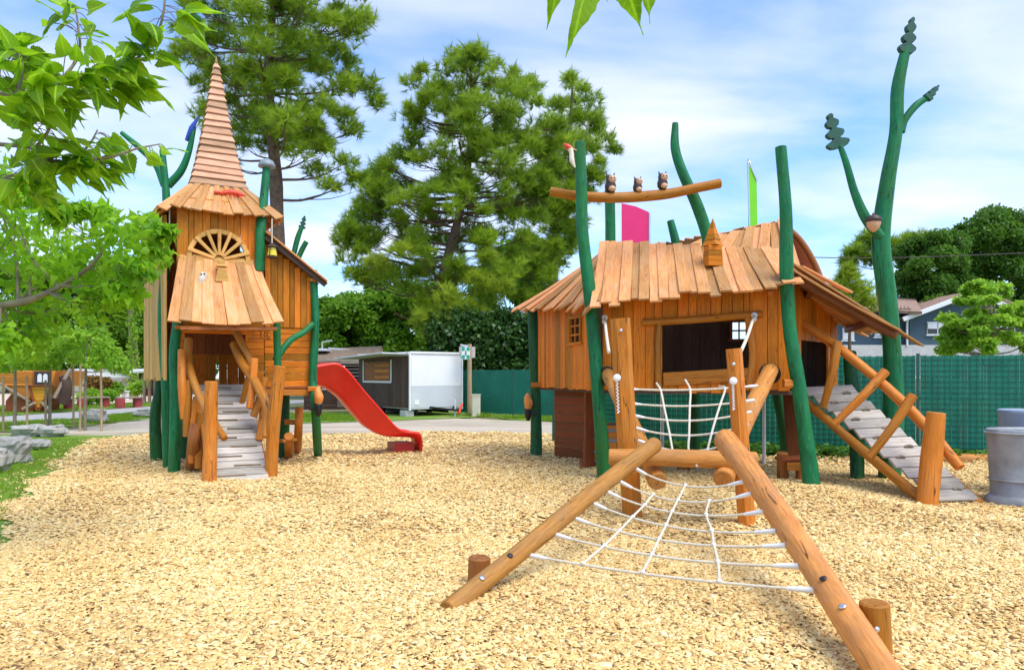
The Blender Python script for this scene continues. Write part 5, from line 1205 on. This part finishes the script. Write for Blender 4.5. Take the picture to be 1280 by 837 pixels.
# big central pine
rows = [(68, 570, 605), (100, 545, 655), (130, 510, 690), (170, 505, 705), (205, 475, 700), (235, 455, 690), (262, 430, 690), (300, 428, 665), (330, 432, 660), (352, 440, 640)]
cbm = outline(rows, 38, 4.5, 230, 10, 20, .66, 5)+[(556, 398, 36, 30, .75), (580, 385, 36, 26, .75), (535, 405, 36, 22, .7), (600, 395, 36, 20, .7), (520, 365, 36, 20, .7), (620, 380, 36.5, 22, .7), (560, 425, 36, 18, .7), (490, 350, 36, 20, .7), (530, 385, 36, 20, .7), (610, 360, 36, 24, .7), (640, 340, 36, 24, .7), (445, 345, 37, 18, .6), (438, 290, 37, 16, .6), (515, 105, 38, 12, .7), (527, 90, 38, 8, 1), (588, 75, 38, 8, 1.2), (640, 95, 38, 10, 1), (665, 105, 38, 9, 1)]
t = tree('pine_tree', 'broad central pine standing behind the kiosk trailer', 'pine tree', P(548, 500, 38), PG)
trunk_limbs(t, [V3(P(549, 500, 38), -.1), P(550, 420, 38), P(556, 340, 38), P(570, 285, 38), P(585, 210, 38), P(590, 140, 38), P(588, 80, 38)], .40, .06, cbm, BARK, .55); piney('crown', t, cbm, 36, .48, PINEM); piney('lower_foliage', t, [(556, 398, 34.5, 24, .75), (580, 388, 34.5, 20, .75), (530, 400, 34.5, 17, .7), (560, 370, 34.5, 18, .7), (605, 400, 35, 16, .7), (545, 420, 34.5, 14, .7), (600, 350, 34.5, 16, .7), (628, 362, 35, 16, .7), (610, 325, 34.5, 15, .7), (500, 315, 34.5, 16, .6), (470, 330, 35, 15, .6)], 75, .40, PINEY)
rows = [(100, 700, 735), (130, 690, 752), (165, 685, 755), (200, 668, 770), (240, 655, 745), (290, 650, 730), (330, 650, 700), (380, 640, 700)]
cc_ = outline(rows, 46, 3.5, 120, 8, 14, .78, 8)+[(745, 165, 46, 9, .8), (768, 190, 46, 8, .6), (712, 100, 46, 7, 1.4)]
t = tree('pine_tree', 'slimmer pine to the right of the central one, behind the hut roof', 'pine tree', P(695, 500, 46), PG)
trunk_limbs(t, [V3(P(692, 500, 46), -.1), P(692, 360, 46), P(697, 250, 46), P(712, 160, 46), P(716, 100, 46)], .34, .05, cc_, BARK, .5); piney('crown', t, cc_, 34, .54, PINEM)
# small fresh pine tops and a pine on the right
cs = [(1062, 350, 40, 16, .8), (1050, 362, 40, 16, .8), (1075, 365, 40, 16, .8), (1060, 378, 40, 18, .8), (1085, 380, 40, 14, .8), (1040, 380, 40, 12, .8), (1060, 340, 40, 7, 1.2)]
t = tree('pine_tree', 'small bright green pine seen between the hut roof and the forked pole', 'pine tree', P(1062, 480, 40)); trunk_limbs(t, [V3(P(1062, 480, 40), 0), P(1062, 345, 40)], .14, .03, cs); piney('crown', t, cs, 90, .42, PINEY)
cr = [(1068, 315, 62, 14, .6), (1085, 300, 62, 15, .6), (1100, 308, 62, 15, .6), (1060, 328, 62, 10, .6), (1085, 325, 62, 14, .6), (1130, 305, 62, 18, .6), (1150, 300, 62, 18, .6), (1115, 320, 62, 16, .6), (1140, 325, 62, 16, .7)]
t = tree('pine_tree', 'flat topped pine behind the forked green pole in the distance', 'pine tree', P(1098, 480, 62)); trunk_limbs(t, [V3(P(1100, 480, 62), 0), P(1098, 380, 62), P(1100, 330, 62), P(1110, 305, 62)], .3, .1, cr); piney('crown', t, cr, 110, .6, PINEM)
# broadleaf trees
def btree(label, px, Y, trunk_top, clumps, per, size, mat, group=None, bark=BARK, r=.22, name='broadleaf_tree', cat='tree'):
    t = tree(name, label, cat, P(px, 480, Y), group); trunk_limbs(t, [V3(P(px, 480, Y), -.1), P(px+2, (480+trunk_top)/2, Y), P(px, trunk_top, Y)], r, r*.35, clumps, bark, .8); leafy('crown', t, clumps, per, size, mat); return t
BT = 'broadleaf trees behind the fence'
rows = [(272, 1235, 1265), (290, 1205, 1290), (320, 1190, 1310), (350, 1180, 1310), (385, 1180, 1310)]
btree('tall dark broadleaf tree at the right edge behind the house', 1245, 60, 330, outline(rows, 58, 3, 46, 13, 22, .8, 4)+[(1228, 275, 58, 9), (1255, 268, 58, 9), (1200, 288, 58, 8)], 1000, .28, DECIDD, BT)
rows = [(296, 1150, 1185), (315, 1128, 1205), (345, 1122, 1212), (388, 1128, 1215)]
btree('dense dark round tree between the forked pole and the tall tree on the right', 1165, 54, 340, outline(rows, 53, 3, 34, 13, 20, .8, 6), 1100, .26, DECIDD, BT)
rows = [(352, 1215, 1250), (370, 1200, 1270), (395, 1185, 1290), (418, 1178, 1300), (440, 1172, 1300)]
cy = [(x, y, Y, r, .38) for x, y, Y, r, _ in outline(rows, 24, 1.8, 80, 6, 14, .4, 9)]
btree('light green layered tree just beyond the right end of the fence', 1238, 24, 380, cy, 250, .15, DECIDL, None, BARKPALE, .10)
# background woods on the left and behind the cabin
WG = 'background woodland trees'
specs = [('rounded green tree in the background just right of the tower', 400, 50, [(362, 375, 460), (378, 345, 450), (400, 340, 450), (440, 335, 450)], 30, DECID, 14, 22),
         ('green background tree rising above the cabin roof', 455, 52, [(350, 412, 480), (385, 400, 515), (440, 400, 515)], 36, DECID, 13, 20),
         ('dark background tree above the kiosk trailer', 530, 50, [(360, 480, 560), (395, 450, 620), (455, 450, 620)], 40, DECID, 14, 22),
         ('dark background tree below the slimmer pine', 640, 52, [(310, 640, 700), (350, 600, 720), (400, 590, 720), (440, 590, 720)], 44, DECID, 15, 24),
         ('dark wood edge tree seen left of the tower posts', 190, 62, [(330, 140, 250), (380, 130, 260), (440, 130, 260), (475, 130, 260)], 52, DECID, 16, 24),
         ('dark wood edge tree above the distant bungalow', 110, 66, [(330, 50, 160), (390, 40, 170), (465, 40, 170)], 46, DECID, 18, 26),
         ('dark wood edge tree above the wooden ship', 10, 64, [(330, -60, 70), (390, -60, 80), (465, -60, 80)], 44, DECID, 18, 26),
         ('tall dark wood edge tree hidden mostly behind the play tower', 290, 60, [(330, 230, 350), (400, 230, 360), (470, 230, 360)], 44, DECID, 18, 26)]
for lab, px, Y, rw, n, mt, a, b in specs+[('dark wood edge tree far left beyond the grass', -190, 60, [(330, -270, -110), (465, -280, -100)], 40, DECID, 18, 28), ('outermost dark wood edge tree on the far left', -420, 58, [(330, -510, -330), (465, -520, -320)], 40, DECID, 20, 30)]: btree(lab, px, Y, 400, outline(rw, Y, 3, n, a, b, .8, px), 620, .34, mt, WG)
m = MB(); q = P(167, 480, 48); m.tube([V3(q, -.1), P(168, 440, 48), P(164, 400, 48), P(168, 350, 48)], [.3, .24, .2, .15], 10, 4, .05)
t = tree('slender_tree', 'pale trunked tree wrapped in ivy left of the tower posts', 'tree', q); m.build('trunk', BARKPALE, t); leafy('ivy', t, [(167+U(-3, 3), y, 47.7, 7) for y in range(395, 480, 9)], 60, .22, DECIDL)
leafy('crown', t, [(168+U(-25, 25), 350+U(-20, 25), 48, 16) for _ in range(10)], 220, .35, DECID)
# hedge
h = thing('hedge', 'tall dense dark green hedge rising above the far green fence', 'hedge', (-.3, 35, 0))
hc = [(x+U(-6, 6), y+U(-6, 6), 34+U(-.5, .5), 18, .9) for x in range(552, 706, 14) for y in range(402, 478, 14)]
leafy('foliage', h, hc, 330, .25, HEDGE, shell=3)
m = MB(); m.extrude([P(x, y, 34.9) for x, y in ((548, 510), (702, 510), (704, 402), (640, 397), (575, 404), (548, 412))], (0, .8, 0)); m.build('dark_backing', plain('hedge_inner', (.012, .03, .008), .9), h)  # added solid slab, coloured dark for the hedge's shaded inside behind the leaves
# shrubs by the bungalow
for lab, cl_, mt in (('bronze tinted shrub in front of the distant bungalow', [(112+4*k, 478+U(-4, 5), 44, 7) for k in range(6)], SHRUBR), ('dark green clipped shrub right of the bronze one', [(134+4*k, 484+U(-4, 5), 44.5, 8) for k in range(4)], DECID), ('pale green grassy shrub low beside the benches', [(104+5*k, 494+U(-2, 3), 38, 8) for k in range(8)], DECIDL), ('yellow green bush beside the distant pergola', [(166+4*k, 483+U(-3, 4), 46, 8) for k in range(4)], DECIDL)):
    t = tree('shrub', lab, 'shrub', P(cl_[0][0]+6, 500, cl_[0][2]), 'shrubs near the bungalow'); leafy('foliage', t, cl_, 260, .20, mt)
    m = MB()
    for k in range(4): q = P(cl_[0][0]+4+3*k, 500, cl_[0][2]); m.tube([V3(q, -.05), V3(q, .6)+Vector((U(-.2, .2), 0, 0))], .03, 5, 2)
    m.build('stems', BARK, t)
# staked saplings
SG = 'young staked saplings on the left'
def sapling(px, Y, clumps, label, stakes):
    b = V3(P(px, 500, Y), -.05); t = tree('sapling', label, 'sapling', b, SG)
    trunk_limbs(t, [b, P(px+1, 470, Y), P(px+U(-3, 3), 430, Y)], .05, .025, clumps, BARKPALE, .9, .2); leafy('crown', t, clumps, 210, .15, DECIDL if U(0, 1) < 2 else DECID, LEAFS, .5)
    for i, (sx, top) in enumerate(stakes):
        q = V3(P(sx, 500, Y-.2), -.05); m = MB(); m.tube([q, P(sx+U(-.8, .8), top, Y-.2)], .032, 8, 2, .03)
        mono(m, 'stake', STAKE, q, f'wooden stake beside {label.split(",")[0]}, '+('left' if i == 0 else 'right')+' one of the pair', 'stake', 'sapling stakes')
sapling(18, 21, [(x, y, 21+U(-.8, .8), 16, .7) for x, y in ((-20, 430), (0, 442), (20, 425), (40, 440), (28, 452), (5, 455), (55, 430), (48, 450))], 'the leftmost sapling, in front of the ship hull', [(4, 470), (34, 470)])
sapling(62, 22, [(x, y, 22+U(-.8, .8), 15, .7) for x, y in ((55, 420), (70, 440), (85, 428), (62, 450), (75, 415), (95, 445))], 'the second sapling, by the ship bow', [(57, 475), (92, 455)])
sapling(106, 21, [(x, y, 21+U(-.8, .8), 15, .7) for x, y in ((105, 400), (120, 415), (95, 420), (130, 430), (110, 440), (140, 442), (150, 455), (120, 452))], 'the third sapling, by the rounded boulder', [(100, 455), (127, 460)])

# ------------------------------------------------------------------ the mulberries whose boughs reach into the picture
PET = []
def twigleaves(paths, per, size, fwbias, rnd=.7):
    P0, FW, BS = [], [], []
    for pts in paths:
        for k in range(per):
            i = random.randrange(len(pts)-1); t = random.random(); a = pts[i].lerp(pts[i+1], t); d = (pts[i+1]-pts[i]).normalized()
            sgn = random.choice((-1, 1)); s = d.cross(Vector((0, 0, 1))); s = s.normalized() if s.length > .1 else Vector((1, 0, 0))
            f = d*.5+s*sgn*.5+Vector(fwbias)+Vector((U(-1, 1), U(-1, 1), U(-1, 1)))*rnd
            P0.append(a+f.normalized()*U(.02, .03)+Vector((s*sgn)*U(.02, .07))+Vector((0, 0, U(-.05, .03)))); FW.append(f); BS.append(a)
    n = len(P0); pos = np.array(P0); fw = np.array(FW); up = np.array([0, -.5, .8])+RNG.normal(0, .6, (n, 3)); PET.extend((Vector(p), Vector(b)) for p, b in zip(P0, BS))
    return pos, fw, up, RNG.uniform(.65, 1.2, n)*size
def petioled(name, parent, sets, mat):
    pos = np.concatenate([s[0] for s in sets]); fw = np.concatenate([s[1] for s in sets]); up = np.concatenate([s[2] for s in sets]); sc = np.concatenate([s[3] for s in sets]); n = len(pos)
    M = frames(fw, up); vr = RNG.random(n); k = RNG.integers(0, 3, n); out = [], [], [], []; o_ = 0
    for j in range(3):
        q = k == j; V, F, v = stamp(LEAFV[j][0], LEAFV[j][1], pos[q], M[q], sc[q], vr[q]); out[0].append(V); out[1].append(F+o_); out[2].append(v); out[3].append(np.tile(LEAFV[j][2], (q.sum(), 1))); o_ += len(V)
    return mesh_np(name, np.concatenate(out[0]), np.concatenate(out[1]), mat, parent, np.concatenate(out[2]), np.concatenate(out[3]), True)
t1 = thing('mulberry_tree', 'near mulberry tree whose large serrated leaves hang in from the upper left', 'tree', (-3.9, 2.4, 0))
def pp(l, Y): return [P(x, y, Y+dy) for x, y, dy in l]
A = [pp([(-160, 140, 0), (30, 120, 0), (70, 108, .02), (110, 92, .05), (150, 84, .05)], 2.5), pp([(150, 84, .05), (175, 70, .05), (194, 46, .02), (204, 18, 0), (208, -30, 0)], 2.5),
     pp([(70, 108, 0), (98, 70, .05), (98, 35, .1), (94, 8, .1)], 2.5), pp([(20, 121, 0), (28, 80, 0), (12, 48, .0)], 2.5), pp([(-120, 190, 0), (20, 182, 0), (60, 200, .0), (100, 203, .1), (125, 196, .1)], 2.7),
     pp([(90, 203, .1), (112, 180, .1), (122, 162, .1)], 2.7), pp([(110, 200, .1), (140, 196, .1), (170, 186, .15), (200, 180, .2)], 2.7), pp([(40, 190, 0), (62, 160, 0), (66, 120, -.1)], 2.6), pp([(-100, 240, 0), (0, 225, 0), (25, 215, .1), (50, 230, .1)], 2.7), pp([(-60, 100, 0), (0, 85, 0), (40, 70, 0)], 2.6)]
A[0][0] = Vector((-3.4, 2.4, 2.7)); A[4][0] = Vector((-3.4, 2.5, 2.5)); A[8][0] = Vector((-3.5, 2.6, 2.3)); A[9][0] = Vector((-3.4, 2.3, 2.9))
m = MB(); m.tube([Vector((-3.9, 2.4, -.1)), Vector((-3.85, 2.4, 1.2)), Vector((-3.6, 2.4, 2.4)), Vector((-3.3, 2.2, 3.6))], [.16, .13, .10, .06], 12, 5, .05); m.build('trunk', BARKPALE, t1)
m = MB()
for i, p_ in enumerate(A): r = .008 if i in (0, 4) else .0045; m.tube(p_, [r*1.6]+[r]*(len(p_)-2)+[r*.5], 7, 5, .05, cap=False)
BO = [Vector((-3.3, 2.2, 3.5)), Vector((-1.6, 1.7, 3.3)), Vector((-.3, 1.55, 3.0)), Vector((.25, 1.5, 2.62))]; m.tube(BO, [.04, .03, .02, .006], 8, 5, .05, cap=False)
mbough = m
sets = [twigleaves([A[1]], 34, .125, (.5, -.1, -.5), .8), twigleaves([A[0][1:]], 62, .125, (.35, -.1, -.5), .9), twigleaves([A[2], A[3]], 18, .095, (.2, -.1, .0), .8), twigleaves([A[4][1:], A[8][1:]], 38, .11, (.1, 0, -.6), .9), twigleaves([A[5], A[6]], 15, .10, (.3, 0, -.5), .8), twigleaves([A[7], A[9][1:]], 32, .11, (.0, 0, -.3), .9)]
hang = [((696, -40, 1.5), (705, 23, 1.5)), ((731, -35, 1.45), (735, 62, 1.45)), ((775, -45, 1.5), (794, 32, 1.5)), ((806, -42, 1.55), (812, 25, 1.55)), ((760, -80, 1.5), (765, -10, 1.5))]
pos = np.array([list(P(*a)) for a, b in hang]); fw = np.array([list(P(*b)-P(*a)) for a, b in hang]); ln = np.linalg.norm(fw, axis=1)
upv = np.array([(.5, -.8, .2), (.75, -.6, .1), (-.55, -.8, .1), (.2, -1, .2), (.1, -1, .2)]); sets.append((pos, fw, upv, ln))
petioled('foliage', t1, sets, MULB)
m = mbough
for p_, b_ in PET: m.tube([b_, b_.lerp(p_, .5)+Vector((0, 0, .008)), p_], .0016, 5, 2, cap=False)
m.build('boughs', BARKPALE, t1)
t2_ = thing('mulberry_tree', 'smaller leaved mulberry tree spreading lime green leaves left of the tower', 'tree', (-7.6, 6.6, 0))
cl2 = [(x, y, 6.4+U(-.7, .7), r, .8) for x, y, r in ((20, 262, 40), (55, 296, 46), (105, 310, 42), (148, 292, 34), (180, 285, 26), (196, 318, 20), (205, 290, 14), (140, 335, 42), (90, 345, 50), (40, 335, 52), (5, 390, 50), (60, 390, 40), (118, 375, 34), (155, 365, 26), (170, 335, 26), (-30, 330, 80), (-60, 260, 70), (10, 300, 50), (0, 430, 30), (40, 425, 26), (130, 268, 16), (100, 262, 12), (-140, 330, 110), (8, 232, 26), (38, 240, 22), (-20, 215, 40), (70, 262, 20))]
trunk_limbs(t2_, [Vector((-7.6, 6.6, -.1)), Vector((-7.3, 6.5, 1.0)), P(-170, 395, 6.4), P(0, 382, 6.4), P(60, 365, 6.4), P(110, 335, 6.4), P(140, 298, 6.4)], .062, .009, cl2, BARKPALE, .8, .12)
leafy('foliage', t2_, cl2, 120, .105, leafmat('mulberry_leaves_light', (.03, .16, .005), (.34, .60, .025), .48, False, .4), (LEAF[0], LEAF[1]), .45, 2.4)

# ================================================================== light, sky, camera
EL, AZ = 60, 132      # sun: high, behind the camera and a little to its left
w = bpy.data.worlds.new('World'); SC.world = w; w.use_nodes = True; nt = w.node_tree; nt.nodes.clear()
out = nt.nodes.new('ShaderNodeOutputWorld'); bgd = nt.nodes.new('ShaderNodeBackground'); L(nt, bgd.outputs[0], out.inputs[0]); bgd.inputs[1].default_value = .15
sky = N(nt, 'ShaderNodeTexSky', sky_type='NISHITA', sun_disc=False); sky.sun_elevation = R(EL); sky.sun_rotation = R(AZ); sky.air_density = 1.0; sky.dust_density = .6; sky.ozone_density = 1.5
tcd = N(nt, 'ShaderNodeTexCoord').outputs['Generated']; sx = N(nt, 'ShaderNodeSeparateXYZ'); L(nt, tcd, sx.inputs[0])
zz = N(nt, 'ShaderNodeMath', operation='MAXIMUM'); L(nt, sx.outputs[2], zz.inputs[0]); zz.inputs[1].default_value = 0; za = N(nt, 'ShaderNodeMath', operation='ADD'); L(nt, zz.outputs[0], za.inputs[0]); za.inputs[1].default_value = .18
dv = N(nt, 'ShaderNodeVectorMath', operation='DIVIDE'); L(nt, tcd, dv.inputs[0]); cmb = N(nt, 'ShaderNodeCombineXYZ')
for i in range(3): L(nt, za.outputs[0], cmb.inputs[i])
L(nt, cmb.outputs[0], dv.inputs[1])
n1 = noise(nt, mapping(nt, dv.outputs[0], (.9, 1.3, 0)).outputs[0], 1.15, 9, .52, .35); n2 = noise(nt, mapping(nt, dv.outputs[0], (.5, .8, 0)).outputs[0], .9, 5, .5, .3)
am = N(nt, 'ShaderNodeMath', operation='MULTIPLY_ADD'); L(nt, n2.outputs[0], am.inputs[0]); am.inputs[1].default_value = .8; L(nt, n1.outputs[0], am.inputs[2])
fac = mr(nt, am.outputs[0], .78, 1.10, .06, 1)
SKYCOL = mix(nt, 1.0, sky.outputs[0], (.62, .82, 1.12), 'MULTIPLY')
L(nt, mix(nt, fac, SKYCOL, (3.7, 3.85, 4.25)), bgd.inputs[0])
ld = bpy.data.lights.new('sun', 'SUN'); ld.energy = 1.9; ld.angle = R(42); ld.color = (1, .955, .88); so = bpy.data.objects.new('sun', ld); COL.objects.link(so)
sd = Vector((math.sin(R(AZ))*math.cos(R(EL)), math.cos(R(AZ))*math.cos(R(EL)), math.sin(R(EL)))); so.rotation_euler = sd.to_track_quat('Z', 'Y').to_euler()
cd = bpy.data.cameras.new('camera'); cam = bpy.data.objects.new('camera', cd); COL.objects.link(cam); cam.location = (0, 0, EYE); cam.rotation_euler = (R(90), 0, 0)
cd.sensor_width = 36; cd.lens = 36*FPX/1280; cd.shift_y = (HOR-418.5)/1280; cd.clip_start = .05; cd.clip_end = 1000; SC.camera = cam
SC.view_settings.view_transform = 'Standard'; SC.view_settings.look = 'None'; SC.view_settings.gamma = 1; SC.view_settings.exposure = .98
SC.render.film_transparent = False
